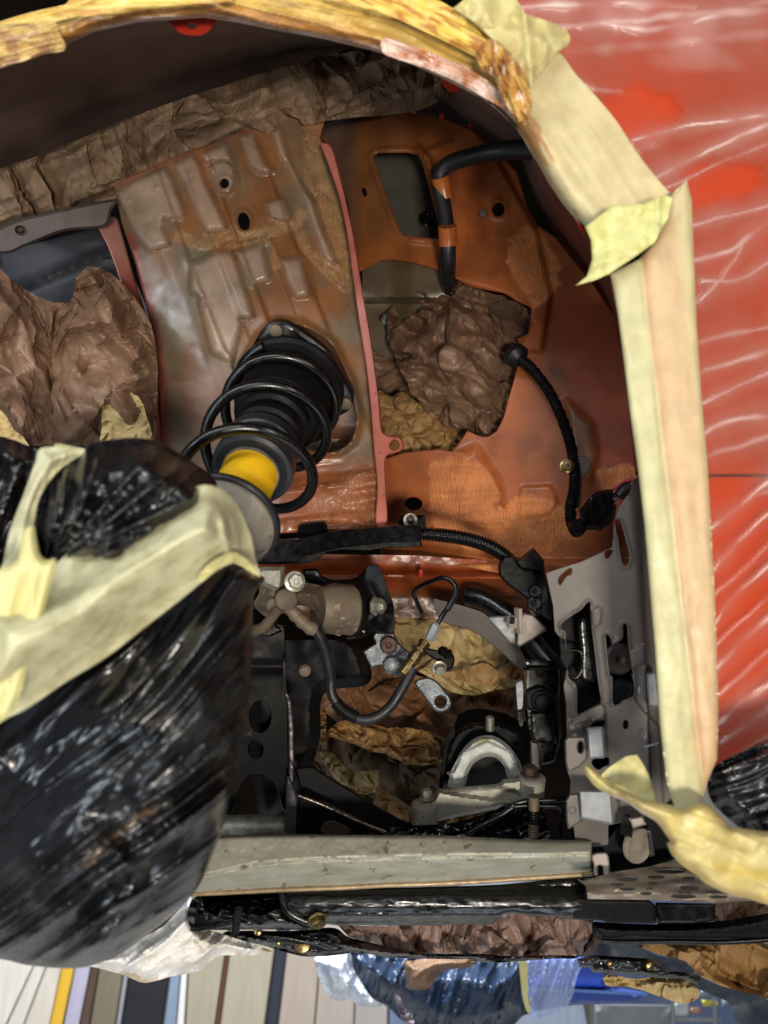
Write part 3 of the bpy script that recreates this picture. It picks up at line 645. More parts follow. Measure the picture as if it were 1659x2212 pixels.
paper('masking_paper', 'dusty brown paper rolled in long folds above the corrugated strut tower', [(-60,400),(0,364),(100,330),(260,262),(420,205),(600,148),(760,112),(860,112),(930,150),(960,200),(900,240),(700,262),(600,300),(450,345),(330,380),(250,430),(130,470),(60,490),(0,540),(-60,570)],
      1.10, mt_kraftgrey, 105, .07, 3, ang=-.42, st=2.4, fold=.03, bulge=.03, lt=5, dv=.0003, fw=60)
paper('masking_paper', 'dim paper layer hanging under the fender top right of the rolled folds', [(560,180),(700,120),(820,100),(930,135),(990,180),(960,215),(900,215),(780,230),(650,260)], 1.06, mt_kraftgrey, 90, .03, 8, ang=-.2, st=1.6, lt=4, fold=.02)
dg = sheet('hinge_bracket', [(-40,540),(-10,500),(30,478),(120,455),(248,430),(240,455),(225,490),(140,500),(60,530),(15,548)], lambda u, v, e: 1.02-.0001*u+.01*sst(6-e, 0, 6), mt_liner, sp=6, thick=.004, holes=[circ(45,498,8,5,a=.4)], col=lambda u, v, e: mixc(hx('5a4a44'), hx('483c37'), fbm(u/30, v/30)), inset=2)
tag(dg, 'dusty brown flange with a small round hole left of the tower', 'bracket')
gp = sheet('dark_gap_sheet', [(-60,545),(15,546),(60,530),(225,488),(290,600),(350,740),(370,980),(300,960),(-60,940)], lambda u, v, e: 1.16-.00012*u-.012*np.exp(-((v-(560-.4*(u-200)))/10)**2), M('gap_shade', '33343a', '25262b', sc=9, rough=.45), sp=12, smooth=False, thick=.004)  # dark sheet added in place of the shaded opening
tag(gp, 'blue black sheet filling the shaded gap behind the crumpled paper at the left', 'body panel')
paper('masking_paper', 'large crumpled brown paper sheet at the left edge above the black bag', [(-60,560),(20,600),(80,640),(150,655),(165,600),(190,575),(240,590),(290,640),(325,700),(340,780),(338,900),(325,960),(220,965),(100,960),(50,960),(0,900),(-60,900)],
      .98, mt_kraftdark, 120, .06, 11, lt=7, ang=1.0, st=1.5, bulge=.05, bw=80, fold=.02, fw=44)
paper('masking_paper', 'sandy paper scrap tucked behind the upper black bag', Q(3,(440,710),(470,690),(560,720),(610,760),(640,850),(655,930),(560,960),(440,960),(440,850)), .93, mt_kraftpale, 34, .015, 13, lt=3, sp=4.5)
paper('masking_paper', 'tan paper corner at the left edge just above the bag', Q(3,(-60,800),(0,800),(30,830),(60,880),(110,930),(120,970),(0,970),(-60,970)), .90, mt_kraftpale, 34, .012, 14, lt=2)
# ------------------------------------------------------------------ strut tower
tw = thing('strut_tower', 'corrugated brown strut tower panel with golden sealer behind the coil spring', 'strut tower', (600, 1130, 1.06))
TOW = Q(19,(95,572),(112,545),(380,432),(470,390),(620,330),(680,320),(880,230),(1000,175),(1100,180),(1200,108),(1250,95),(1310,120),(1335,170),(1440,135),(1490,150),(1462,250))+[(702,318),(735,420),(757,540),(775,640),(790,750),(800,860),(812,960),(822,1050),(828,1140),(700,1146),(560,1156),(420,1120),(352,1010),(350,960),(345,850),(335,760),(316,660),(290,560),(262,480)]
RIB = [Q(19,(110,610),(240,540),(430,450),(470,520),(540,700),(560,780),(420,780),(410,850),(460,960),(330,1000),(240,900),(170,760)),
 Q(19,(490,425),(615,362),(650,420),(700,560),(770,700),(840,858),(700,870),(620,700),(540,520)),
 Q(19,(680,360),(840,285),(885,430),(840,400),(760,400),(690,420)),
 Q(19,(715,450),(760,415),(830,405),(890,450),(895,540),(880,600),(845,628),(800,615),(765,570),(755,510)),
 Q(19,(925,235),(1020,215),(1050,320),(1090,420),(1155,480),(1050,480),(990,420),(950,320)),
 Q(19,(1100,690),(1150,670),(1215,660),(1268,790),(1200,800),(1130,780)),
 Q(19,(1138,205),(1198,183),(1220,300),(1260,420),(1330,560),(1410,660),(1450,800),(1490,900),(1550,1040),(1590,1110),(1500,1060),(1430,880),(1350,660),(1250,440),(1190,360)),
 Q(19,(620,1090),(760,1020),(870,1005),(900,1080),(980,1330),(1010,1440),(860,1440),(700,1330),(600,1260)),
 Q(19,(900,1010),(1080,950),(1120,1190),(1010,1230),(960,1130)),
 Q(19,(1210,1060),(1335,1045),(1390,1300),(1300,1310),(1240,1180)), [(430,640),(500,620),(520,700),(500,780),(460,760)]]
TH1 = [circ(*Q(19,(827,554))[0], 9, 10), circ(*Q(19,(955,806))[0], 12, 19, a=-.2)]
OPEN = [(530,790),(560,740),(600,705),(650,705),(715,745),(752,820),(768,905),(758,950),(730,972),(690,975),(620,950),(560,900),(530,850)]
def ribf(u, v):
    r = np.zeros(u.shape)
    for k, pl in enumerate(RIB): r = np.maximum(r, pad(u, v, pl, 4 if k in (3, 5) else 7))
    return r
def towd(u, v, e):
    base = 1.075-.045*np.cos(np.clip((u-560-.18*(v-600))/330, -1.2, 1.2))-.00006*(v-600)
    base = base+.05*sst(400-u-.0*(v), 0, 120)*sst(u-.3*(v-500), 60, 260)*0
    r = ribf(u, v)
    d = base-.0115*r-.0012*fbm(u/60, v/60, 5, 3)
    sd = sdf(u, v, OPEN); d = d-.012*np.exp(-((sd-6)/8)**2)
    for c in TH1: d = d-.003*np.exp(-((sdf(u, v, c)-6)/4)**2)
    w_ = u-.33*(v-330)-.00010*(v-330)**2; m = sst(v-330-.0*u, -60, 40)*sst(980-v, 0, 120)
    d = d-.006*m*sst(np.cos((w_-300)/78.*2*math.pi*.5*1.3), -.25, .35)*sst(w_, 270, 330)*sst(640-w_, 0, 60)
    # dimples
    for x, y in Q(19,(380,578),(200,663),(600,490),(1025,333),(1185,655),(1330,1290),(545,60)): d = d-.0025*np.exp(-(((u-x)**2+(v-y)**2)/14.))
    se = sealT(u, v); d = d-se*.004*(fbm(u/16, v/16, 77, 3)-.3)
    # lower horizontal folds below the spring
    m = sst(v, 985, 1020)*sst(u, 560, 620); d = d-m*.012*(1-np.abs(2*vn(u/140, (v+.12*u)/17, 8)-1))
    return d
SEAM = Q(19,(520,900),(640,960),(760,930),(870,880),(960,900),(1080,880),(1290,830),(1330,760))
SEAM2 = Q(19,(850,970),(1100,930),(1140,980),(1170,1100))
SEAM3 = Q(19,(1400,150),(1420,300),(1420,500),(1500,650),(1560,820),(1600,1000),(1659,1200))
SEAM4 = Q(19,(1340,900),(1380,1000),(1500,1130),(1640,1250))
def sealT(u, v):
    j = 12*(fbm(u/12, v/12, 22, 3)-.5)
    s = 1-sst(segd(u, v, SEAM)[0]+j, 8, 17)
    s = np.maximum(s, 1-sst(segd(u, v, SEAM2)[0]+j, 3, 8)); s = np.maximum(s, (1-sst(segd(u, v, SEAM3)[0]+j, 16, 26)))
    s = np.maximum(s, 1-sst(segd(u, v, SEAM4)[0]+j, 6, 14))
    s = np.maximum(s, .9*sst(u, 640, 700)*sst(v, 985, 1010)*sst(fbm(u/60, v/30, 4, 3), .42, .5))
    return np.clip(s, 0, 1)
def towc(u, v, e):
    n = fbm(u/70, v/110, 31, 4); n2 = fbm(u/35, v/35, 61, 3); r = ribf(u, v)
    c = mixc(hx('825634'), hx('6e5c46'), sst(n, .35, .65))
    c = mixc(c, hx('a48c7a'), r*.85*(.6+.4*n2))  # sheen of the raised ribs painted paler than the recesses
    c = mixc(c, hx('6c6a5c'), sst(fbm(u/120, v/150, 91, 3)+.0012*(430-u), .48, .68)*.35)
    s = sealT(u, v); c = mixc(c, mixc(hx('b89068'), hx('a07648'), n2), s*.5)
    outer = sst(14-e, 0, 14)*sst(330-v+.0*u+.3*(0-u)+330, 0, 40)
    ed, _ = segd(u, v, TOW[:16]); c = mixc(c, hx('96503c'), sst(20-ed-12*n2, 0, 16)*.6)
    el, _ = segd(u, v, TOW[-8:]); c = mixc(c, hx('7a2f24'), sst(30-el, 0, 24)*sst(v, 480, 520)*.8)
    c = mixc(c, hx('9a4a24'), sst(v, 960, 1040)*.6)
    line = 1-sst(segd(u, v, Q(19,(870,960),(1090,905)))[0], .6, 1.8); c = mixc(c, hx('3a2416'), line*.7)
    for pl in (Q(19,(1340,160),(1380,330),(1470,375)), Q(19,(1470,620),(1560,690)), Q(19,(1500,1150),(1620,1250)), Q(19,(600,1065),(850,985)), Q(19,(1110,900),(1170,960),(1190,1060))):
        c = mixc(c, hx('3a2416'), (1-sst(segd(u, v, pl)[0], .5, 1.6))*.6)
    return c
sheet('tower_panel', TOW, towd, mt_paint, tw, sp=4, smooth=False, thick=.0025, holes=TH1+[OPEN], col=towc, attrs={'seal': lambda u, v, e: sealT(u, v)}, lines=RIB, lw=7, sharp=60, inset=2, bev=.002)
sheet('tower_flange', [(208,480),(222,472),(250,470),(262,500),(290,600),(318,690),(338,800),(350,900),(352,962),(330,962),(325,860),(308,770),(285,690),(258,600),(232,530)], lambda u, v, e: 1.045-.00004*(v-480)+.0006*(u-(210+.3*(v-480))), mt_apron, tw, sp=6, thick=.003, inset=2,
      col=lambda u, v, e: mixc(hx('a8766c'), hx('84382a'), sst(v, 520, 640)*.9))
sheet('tower_cap', [(470,700),(600,650),(740,720),(790,840),(790,1000),(600,1000),(460,880)], lambda u, v, e: 1.13-.02*np.exp(-((v-950)/16)**2), M('tower_cap_paint', '6a5c4a', '7c3f22', sc=11, rough=.35, bump=[(60,.2,.003,(1,1,5))]), tw, sp=7, thick=.003)
fg = thing('seam_flange', 'narrow salmon orange welded flange with a holed tab running down the middle', 'body flange', (830, 1130, .99))
FLN = [(692,312),(702,308),(718,320),(735,380),(752,450),(768,530),(782,620),(796,700),(808,780),(818,860),(824,925),(835,940),(845,943),(858,943),(868,950),(872,962),(866,974),(852,980),(838,984),(832,1000),(834,1060),(836,1130),(812,1132),(814,1050),(806,960),(800,880),(790,790),(776,700),(762,600),(748,500),(730,420),(710,360)]
def flc(u, v, e):
    x = e; c = mixc(hx('a8645a'), hx('a4503a'), sst(v, 800, 1000)*.8+.2*fbm(u/20, v/60)); c = mixc(c, hx('8c3a24'), sst(4-e, 0, 3)*.5)
    return mixc(c, hx('3a2018'), sst(vn(u/3., v/3., 5), .955, .985))
sheet('flange_strip', FLN, lambda u, v, e: 1.0-.00003*(v-300)+.0, mt_apron, fg, sp=4, thick=.004, holes=[circ(852,962,9.5,9.5)], col=flc, inset=2, bev=.0025)
# ------------------------------------------------------------------ right apron
ap = thing('inner_fender_apron', 'burnt orange inner fender apron with ragged cut opening and brushed sealer', 'body panel', (1100, 1230, 1.1))
APR = [(684,290),(692,275),(720,262),(770,248),(830,243),(870,240),(910,243),(955,256),(1012,276),(1050,303),(1085,338),(1117,372),(1130,415),(1140,450),(1163,488),(1200,512),(1238,560),(1278,608),(1300,640),(1330,686),(1350,786),(1366,886),(1378,966),(1392,1100),(1395,1270),(1200,1262),(1110,1244),(1040,1232),(1000,1226),(900,1216),(822,1212),(818,1140),(822,1000),(815,900),(800,780),(786,640),(770,560),(752,440),(716,320)]
HOLE = Q(4,(240,190),(262,200),(300,180),(350,152),(400,150),(450,158),(500,165),(560,185),(620,200),(700,250),(740,268),(800,280),(880,295),(930,325),(1000,360),(998,400),(990,445),(985,470),(935,492),(950,520),(948,580),(932,640),(915,700),(895,770),(880,830),(850,890),(815,913),(790,915),(760,905),(722,888),(712,905),(685,945),(655,978),(600,970),(520,975),(440,985),(400,1000),(372,1008),(360,940),(350,800),(310,560),(280,380))
QUAD = [(806,338),(818,331),(880,330),(902,335),(912,352),(925,400),(940,455),(953,508),(948,516),(905,512),(872,507),(862,495),(845,450),(820,380)]
H2 = [circ(*Q(2,(495,905))[0], 13, 15), circ(893, 1088, 19, 14, a=.05), circ(787, 415, 5, 10, a=-.3)]
def sealA(u, v):
    j = 22*(fbm(u/12, v/12, 22, 4)-.5)
    A = [[(1118,500),(1135,490),(1165,490),(1185,530),(1215,575),(1205,610),(1180,650),(1150,668),(1140,640),(1115,610),(1098,570),(1100,520)],
         [(925,1000),(1000,980),(1050,1010),(1080,1060),(1060,1110),(1000,1110),(930,1110)],
         [(930,1100),(1010,1115),(1100,1090),(1130,1065),(1200,1085),(1240,1120),(1245,1165),(1190,1190),(1080,1190),(1010,1160),(940,1150)], [(1290,1020),(1370,1000),(1380,1060),(1300,1060)], [(1000,1180),(1150,1180),(1180,1260),(1060,1240),(1000,1215)]]
    s = np.zeros(u.shape)
    for p in A: s = np.maximum(s, 1-sst(sdf(u+j, v+j, p), -5, 5))
    return s
SWAGE = Q(4,(1040,880),(1080,930),(1120,1000),(1160,1106))
def apd(u, v, e):
    d = 1.14-.00019*(u-900)-.00003*(v-700)+.03*sst(780-u, 0, 100)
    d = d-.010*pad(u, v, [(1000,250),(1060,320),(1160,500),(1190,640),(1170,760),(1110,760),(1150,700),(1100,640),(960,600),(930,480),(900,330),(980,300)], 8)
    s = sdf(u, v, QUAD); d = d-.006*np.exp(-((s-7)/6)**2)
    for c in H2[:1]: d = d-.003*np.exp(-((sdf(u, v, c)-5)/4)**2)
    d = d-.014*(1-sst(segd(u, v, [(905,320),(925,345),(940,400),(952,455),(965,540)])[0], 2, 10))
    d = d+.02*sst(v-.15*(u-900), 1168, 1195)*sst(1240-u, 0, 40)-.03*sst(v, 1206, 1222)
    d = d-.008*pad(u, v, Q(4,(690,990),(760,960),(860,1106),(900,1300),(700,1300),(640,1100)), 18)-.008*pad(u, v, Q(4,(1150,760),(1260,860),(1280,1000),(1250,1106),(1180,1000)), 12)
    d = d-.004*pad(u, v, [(1125,1052),(1190,1048),(1205,1085),(1185,1110),(1120,1120)], 5)
    d = d-sealA(u, v)*.0012*fbm(u/30, v/60, 7, 3)-.0012*fbm(u/90, v/90, 9, 2)
    # lip lumps along the top edge
    return d
def apc(u, v, e):
    n = fbm(u/80, v/80, 131, 4); n2 = fbm(u/25, v/25, 161, 3)
    c = mixc(hx('a2582c'), hx('864722'), sst(n, .35, .65))
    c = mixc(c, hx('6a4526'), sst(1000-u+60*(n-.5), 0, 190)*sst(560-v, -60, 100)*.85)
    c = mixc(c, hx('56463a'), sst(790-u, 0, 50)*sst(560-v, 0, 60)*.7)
    c = mixc(c, hx('8c5a34'), sst(v, 1150, 1190)*sst(fbm(u/50, v/20, 5), .45, .6)*.5)
    c = mixc(c, hx('8a3018'), sst(u-.28*(v-600), 1120, 1200)*sst(v, 600, 680)*.6)
    s = sealA(u, v); c = mixc(c, mixc(hx('e89858'), hx('c06c3a'), fbm(u/40, v/5, 3, 3)), s*.75)
    c = mixc(c, hx('7a6042'), pad(u, v, Q(4,(1150,760),(1260,860),(1280,960),(1250,1106),(1180,1000)), 6)*.7)
    c = mixc(c, hx('b0482a'), sst(4-e, 0, 3)*.3)
    return c
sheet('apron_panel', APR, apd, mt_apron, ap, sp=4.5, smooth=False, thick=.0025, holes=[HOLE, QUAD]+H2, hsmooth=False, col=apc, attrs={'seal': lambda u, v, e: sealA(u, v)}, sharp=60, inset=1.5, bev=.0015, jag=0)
for x, y in ((855,240),(895,243),(955,254),(1015,277)): lathe('weld_stud', p3((x, y+2, 1.135)), cdir(0, .8, .6), [(0,.005),(.006,.0045),(.008,.002)], mt_redtab, ap, 10)
lathe('rubber_plug', p3((1043,462,1.105)), cdir(0,.1,1), [(0,.006),(.003,.0055),(.0035,.004)], mt_plate, ap, 20)
hd = sheet('hinge_pillar_recess', [(780,310),(960,310),(990,420),(990,560),(860,560),(780,400)], plane(1.26), M('grey_green_paint', '4a453a', '38342c', sc=9, rough=.5), sp=14, thick=.004)
tag(hd, 'dim grey green panel seen through the rounded four sided apron opening', 'body panel')
bolt('bolt', (922,472,1.24), .010, (0,.1,1), mt_black, cat='bolt', label='black hex bolt inside the rounded four sided apron opening')
ob = sheet('chassis_leg', [(786,560),(850,545),(960,570),(960,760),(880,780),(800,740)], lambda u, v, e: 1.21-.03*sst(v, 655, 640)-.02*sst(u, 840, 900), mt_olive, sp=9, thick=.004)
tag(ob, 'olive brown chassis member behind the purple brown paper ball', 'chassis member')
sr = thing('bleed_screw', 'small silver screw on the olive member left of the paper ball', 'screw', (833,690,1.2))
lathe('screw_shank', p3((833,694,1.20)), cdir(0,.35,1), [(0,.007),(.004,.007),(.005,.0042),(.016,.0042),(.017,.003)], mt_steelsmooth, sr, 12)
lathe('screw_washer', p3((832,688,1.203)), cdir(0,.35,1), [(0,.010),(.003,.010)], mt_brass, sr, 16)
# paper ball
BALL = Q(4,(375,370),(400,350),(440,410),(500,390),(530,350),(505,330),(500,285),(560,260),(640,240),(700,243),(740,260),(800,290),(880,310),(930,330),(1010,370),(1010,440),(970,500),(960,600),(930,720),(890,850),(850,900),(790,915),(720,890),(640,870),(560,820),(480,720),(420,600),(380,500))
pb = paper('masking_paper', 'tight purple brown paper ball stuffed in the ragged apron opening', BALL, 1.175, mt_kraftdark, 62, .05, 23, sp=3.6, lt=9, bulge=.055, bw=80, o=4, smooth=False, ang=.5, st=1.5, jag=2, fold=.022, fw=26)
paper('masking_paper', 'olive brown crumpled paper under the paper ball', Q(4,(330,720),(400,740),(440,720),(500,760),(600,830),(700,880),(760,900),(700,960),(640,990),(560,980),(430,1000),(360,990),(340,860)), 1.19, mt_kraft, 34, .03, 25, sp=4, lt=6, o=3, fold=.012, fw=16)
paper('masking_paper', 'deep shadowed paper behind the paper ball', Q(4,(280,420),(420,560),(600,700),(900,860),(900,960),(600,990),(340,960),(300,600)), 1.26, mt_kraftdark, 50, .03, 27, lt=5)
# ------------------------------------------------------------------ tubes and cables at top right
hs = thing('taped_wiring_loom', 'black wiring loom bound with orange tape bands crossing the apron top', 'wiring loom', (965, 600, 1.05))
tube('loom', [(1200,318,.98),(1150,322,.99),(1080,326,1.0),(1020,338,1.02),(975,352,1.04),(953,372,1.05),(950,398,1.055),(955,430,1.06),(962,470,1.062),(967,510,1.065),(968,560,1.08),(968,600,1.12),(970,640,1.2)], lambda t, L: .0115+.0022*np.clip(1-t/.12, 0, 1), mt_rubber, hs, seg=16, step=.002)
for a, b in (((951,382),(961,430)), ((966,488),(968,531))):
    tube('orange_tape_band', [(a[0],a[1],1.048),((a[0]+b[0])/2,(a[1]+b[1])/2,1.056),(b[0],b[1],1.062)], .0132, M('orange_tape', 'a85c28', '8a461c', sc=50, rough=.3), hs, seg=18, step=.003)
def braid(t, L): return .0072*(1+.10*np.sin(t*1400))
bc = thing('ribbed_sensor_cable', 'black ribbed sensor cable curving down the right side of the apron', 'cable', (1240, 1145, .98))
CB = [(1108,758,1.07),(1120,772,1.06),(1150,798,1.04),(1185,845,1.03),(1212,900,1.02),(1232,960,1.01),(1240,1010,1.0),(1240,1055,.99),(1232,1095,.985),(1234,1130,.98),(1246,1150,.98)]
tube('cable_sleeve', CB, braid, mt_blackmat, bc, seg=14, step=.0011)
def off(pts, du, dd): return [(a+du, b, d+dd) for a, b, d in pts]
c3 = np.array(catmull([p3(t) for t in CB], .002, False)); t_, n_, b_ = frames(c3)
ph = np.arange(len(c3))*.9
tube3('braid_strand', c3+(np.cos(-1.9+.35*np.sin(ph))[:,None]*n_+np.sin(-1.9+.35*np.sin(ph))[:,None]*b_)*.0074, .0011, mt_black, bc, 6)
lathe('grommet', p3((1115,768,1.065)), p3((1135,788,1.05))-p3((1108,758,1.07)), [(-.012,.006),(-.006,.017),(.004,.018),(.009,.012),(.014,.009)], mt_rubber, bc, 20)
cn = thing('multi_pin_connector', 'black ribbed wiring connector with pink wires beside the long tape strip', 'connector', (1290, 1130, .95))
CON = Q(15,(600,520),(640,480),(720,380),(790,325),(870,305),(960,295),(990,330),(1010,430),(1000,560),(960,660),(880,720),(830,755),(740,745),(680,750),(640,800),(560,830),(500,790),(470,720),(500,650),(600,620),(620,590))
sheet('connector_body', CON, lambda u, v, e: .955-.016*sst(e, 0, 10)-.006*pad(u, v, Q(15,(790,330),(960,300),(1000,560),(880,650),(830,560)), 2), mt_blackmat, cn, sp=3, thick=.03, inset=1.5)
for k, pl in enumerate(([(830,345),(860,470),(890,570)], [(745,390),(730,440),(750,540)], [(775,570),(800,620),(825,650)], [(610,560),(640,620),(660,655)], [(635,530),(660,590),(690,620)])):
    tube('connector_rib', [(x, y, .931) for x, y in Q(15,*pl)], .0022, mt_black, cn, 8)
for k, (x, y) in enumerate(Q(15,(985,285),(1000,330),(1020,370),(1005,410),(1015,455),(1030,350))):
    tube('pink_wire', [(x-5, y, .945),(x+4, y-2, .943),(x+16, y-10-k, .94),(x+40,y-20,.92)], .0022, mt_pink if k != 3 else mt_steelsmooth, cn, 8)
tube('grey_conduit', [*[(x, y, .93) for x, y in Q(15,(1040,380),(1090,310),(1150,270),(1230,265))]], .008, mt_rubber, cn, 12)
sheet('cable_bracket', Q(15,(560,-60),(700,-40),(720,60),(640,200),(610,480),(550,470),(570,200)), plane(1.0), mt_plate, cn, sp=5, thick=.003, inset=1.5)
bolt('bolt', (*Q(15,(465,40))[0], .99), .0075, (-.2,.1,1), mt_brass, cat='bolt', label='small brass bolt left of the ribbed cable lower end')
# ================================================================== STRUT
A0 = p3((512,1085,.735)); A1 = p3((632,826,.955)); AX = (A1-A0)/np.linalg.norm(A1-A0); AL = np.linalg.norm(A1-A0)
def onax(s): return A0+AX*s
st = thing('suspension_strut', 'black coil spring strut with grey rubber boot and yellow bump stop', 'strut', Vector(A0))
e1 = np.cross(AX, VU); e1 /= np.linalg.norm(e1); e2 = np.cross(AX, e1)
turns = 3.3; nn = 520; tt = np.linspace(0, 1, nn)
ang0 = 2.5; th = ang0+tt*turns*2*math.pi
zz = -.006+(AL-.022)*(1-(1-tt)**1.45*1.0)
rr = .0660-.0005*tt
hel = np.array([onax(zz[k])+rr[k]*(math.cos(th[k])*e1+math.sin(th[k])*e2) for k in range(nn)])
tube3('coil_spring', hel, .0062, mt_black, st, 14)
# boot, in stepped rings
bp = [(.060,.030),(.058,.039),(.060,.0435),(.066,.0445),(.085,.0435),(.087,.0405),(.096,.040),(.098,.042),(.112,.042),(.114,.039),(.124,.0385),(.127,.043),(.142,.043),(.144,.040),(.152,.0395),(.155,.045),(.166,.045),(.168,.041),(.176,.043),(.180,.054),(.196,.058),(AL-.01,.060)]
lathe('rubber_boot', onax(.0), AX, bp[:9], mt_boot, st, 48)
lathe('boot_bellows', onax(.0), AX, [(.097,.036)]+[(a_, r_*0.97) for a_, r_ in bp[9:]], mt_blackmat, st, 48)
lathe('bump_stop', onax(0), AX, [(-.02,.0295),(-.004,.0295),(.004,.027),(.010,.0258),(.016,.027),(.024,.0295),(.058,.0300),(.060,.028)], mt_yellow, st, 40)
lathe('bump_stop_collar', onax(0), AX, [(.052,.0310),(.056,.0315),(.0575,.0305),(.0585,.0)], mt_boltgrey, st, 40)
lathe('piston_rod', onax(0), AX, [(-.10,.010),(.2,.010)], mt_steelsmooth, st, 20)
lathe('damper_body', onax(0), AX, [(-.20,.026),(-.04,.026),(-.036,.022)], mt_black, st, 32)
S0 = onax(-.036)-VX*.004
lathe('lower_spring_seat', S0, AX, [(-.020,.030),(-.014,.043),(-.007,.048),(-.004,.0505),(.004,.0505),(.006,.045),(.006,.02)], mt_disc, st, 56)
tm = []
for k in range(73):
    a = k*2*math.pi/72; tm.append(S0+AX*.004+.0512*(math.cos(a)*e1+math.sin(a)*e2))
tube3('seat_rubber_rim', np.array(tm), .0045, mt_rubber, st, 10, cap=False)
lathe('upper_spring_seat', onax(AL-.028), AX, [(0,.040),(.002,.066),(.006,.0705),(.012,.0705),(.016,.064),(.03,.060)], mt_blackmat, st, 56)
# top mount: rounded plate with ears, its face turned along the strut axis
mp = []
def ear(a): 
    r = .066
    for c in (1.35, 1.35+2.094, 1.35+4.189):
        dd = (a-c+math.pi) % (2*math.pi)-math.pi; r += .017*math.exp(-(dd/.42)**2)
    return r
# find the angle that points up in the picture
cs = [(VU@(math.cos(a)*e1+math.sin(a)*e2), a) for a in np.linspace(0, 2*math.pi, 72, endpoint=False)]
aup = max(cs)[1]; nm_ = 96; ring = []
TM = onax(AL-.004)
co = []
for s, k in ((0,.95),(.003,1.0),(.014,1.0),(.016,.97)):
    for i in range(nm_):
        a = i*2*math.pi/nm_; r = ear(a-aup+1.35+.12)*k; co.append(TM+AX*s+r*(math.cos(a)*e1+math.sin(a)*e2))
fc = []
for q in range(3):
    for i in range(nm_):
        j = (i+1) % nm_; fc.append((q*nm_+i, q*nm_+j, (q+1)*nm_+j, (q+1)*nm_+i))
fc.append(tuple(range(nm_))[::-1]); fc.append(tuple(3*nm_+i for i in range(nm_)))
link('top_mount', co, fc, mt_black, st, 40)
for k in range(3):
    a = aup-.12+k*2.094; c = TM+.074*(math.cos(a)*e1+math.sin(a)*e2)
    lathe('mount_nut', c, -AX, [(0,.008),(.004,.008),(.006,.005)], mt_cast, st, 24)
# ================================================================== BAGGED HUB
SLEEVE = [(-80,930),(0,942),(50,958),(95,985),(70,1040),(40,1100),(20,1160),(0,1240),(-80,1300)]
b = sheet('black_bag', SLEEVE, lambda u, v, e: .60-.03*sst(e, 0, 40)-.016*folds(u, v, 1.9, 110, 22, 3), mt_bag, sp=4, thick=.0005, sharp=180)
tag(b, 'crinkled black bag corner at the left edge beside the vertical paper band', 'bin bag')
UP = [(70,1130),(82,1085),(100,1050),(130,1012),(165,985),(200,958),(250,948),(300,946),(345,955),(380,975),(420,1000),(455,1025),(470,1050),(475,1100),(440,1150),(300,1260),(200,1260),(120,1240),(92,1210),(78,1170)]
def upd(u, v, e):
    # folds gather towards the pinch at (105,1215)
    a = np.arctan2(v-1225, u-100); r = np.hypot(u-100, v-1225)
    f1 = 1-np.abs(2*vn(a*5.5, r/260, 5)-1); f2 = 1-np.abs(2*vn(a*11+r/140, r/140, 6)-1)
    fade = sst(470-u, 0, 180)*.75+.25
    return .56-.060*sst(e, -4, 75)**.8-(.024*f1**1.4+.011*f2**1.7)*fade-.013*crump(u, v, 60, 5, 3, ang=2.0, st=2)*fade
up = sheet('black_bag', UP, upd, mt_bag, sp=3.6, thick=.0005, sharp=180)
tag(up, 'domed black bag bundle between the two pale paper bands', 'bin bag')
BG = [(-90,1530),(0,1540),(80,1480),(200,1410),(300,1340),(380,1280),(440,1235),(490,1205),(530,1205),(556,1235),(572,1250),(566,1262),(548,1290),(545,1380),(540,1470),(530,1560),(512,1640),(498,1720),(480,1790),(455,1860),(425,1920),(385,1965),(330,2010),(270,2055),(210,2082),(150,2092),(60,2085),(0,2072),(-90,2070)]
def bgd(u, v, e):
    # long folds fan out from the knot at (540,1240), curving to the lower left
    a = np.arctan2(v-1130, 640-u); r = np.hypot(v-1130, 640-u)
    w_ = .5*(fbm(u/120, v/120, 9, 2)-.5)
    uu_ = u+.35*(v-1500)**2/500.; x_ = -uu_*.62+v*.79; y_ = uu_*.79+v*.62; yy0 = y_; y_ = y_+90*(fbm(x_/420, y_/300, 5, 2)-.5)+.12*(x_-500); f1 = 1-np.abs(2*vn(x_/900, y_/80, 15)-1); f2 = 1-np.abs(2*vn(x_/900, y_/46, 16)-1); f3 = 1-np.abs(2*vn(x_/900, y_/15, 18)-1)
    m = .55+.45*sst(fbm(u/190, v/190, 22, 2), .35, .6)
    d = .60-.105*np.sqrt(np.clip(1-(1-np.clip(e/230, 0, 1))**2, 0, 1))+.03*sst(250-u, 0, 300)
    return d-m*(.026*f1**1.4+.018*f2**1.5+.004*f3**1.6)-.010*crump(u+.5*(y_-yy0), v, 40, 25, 3, ang=2.236, st=6, warp=.25)*m
def bgb(u, v, e): return .62+.10*np.sqrt(np.clip(1-(1-np.clip(e/230, 0, 1))**2, 0, 1))
def bgc(u, v, e):
    d, _ = segd(u, v, Q(10,(880,740),(800,760),(740,800),(650,890),(560,970),(500,1030),(450,1080))); d2, _ = segd(u, v, Q(11,(740,400),(680,440),(600,490)))
    k = np.maximum(.8*np.exp(-(d/6)**2), .5*np.exp(-(d2/12)**2))*sst(fbm(u/9, v/9, 5, 3), .38, .55)+.015*sst(fbm(u/60-v/90, v/26, 8, 3), .5, .75)
    return mixc(hx('0d0e11'), hx('9a7a5a'), np.clip(k*.55, 0, .5))
bg = sheet('black_bag', BG, bgd, mt_bagdust, sp=4, col=bgc, thick=.0005, sharp=180, back=bgb)
tag(bg, 'huge shiny black bin bag wrapped round the wheel hub at lower left', 'bin bag')
mt_pband = M('pale_green_paper', 'c9c5a0', 'aaa480', sc=38, rough=.6, ramp=(.42, .6), bump=[(42,.4,.0025),(160,.3,.001),(500,.2,.0004)], spec=.4)
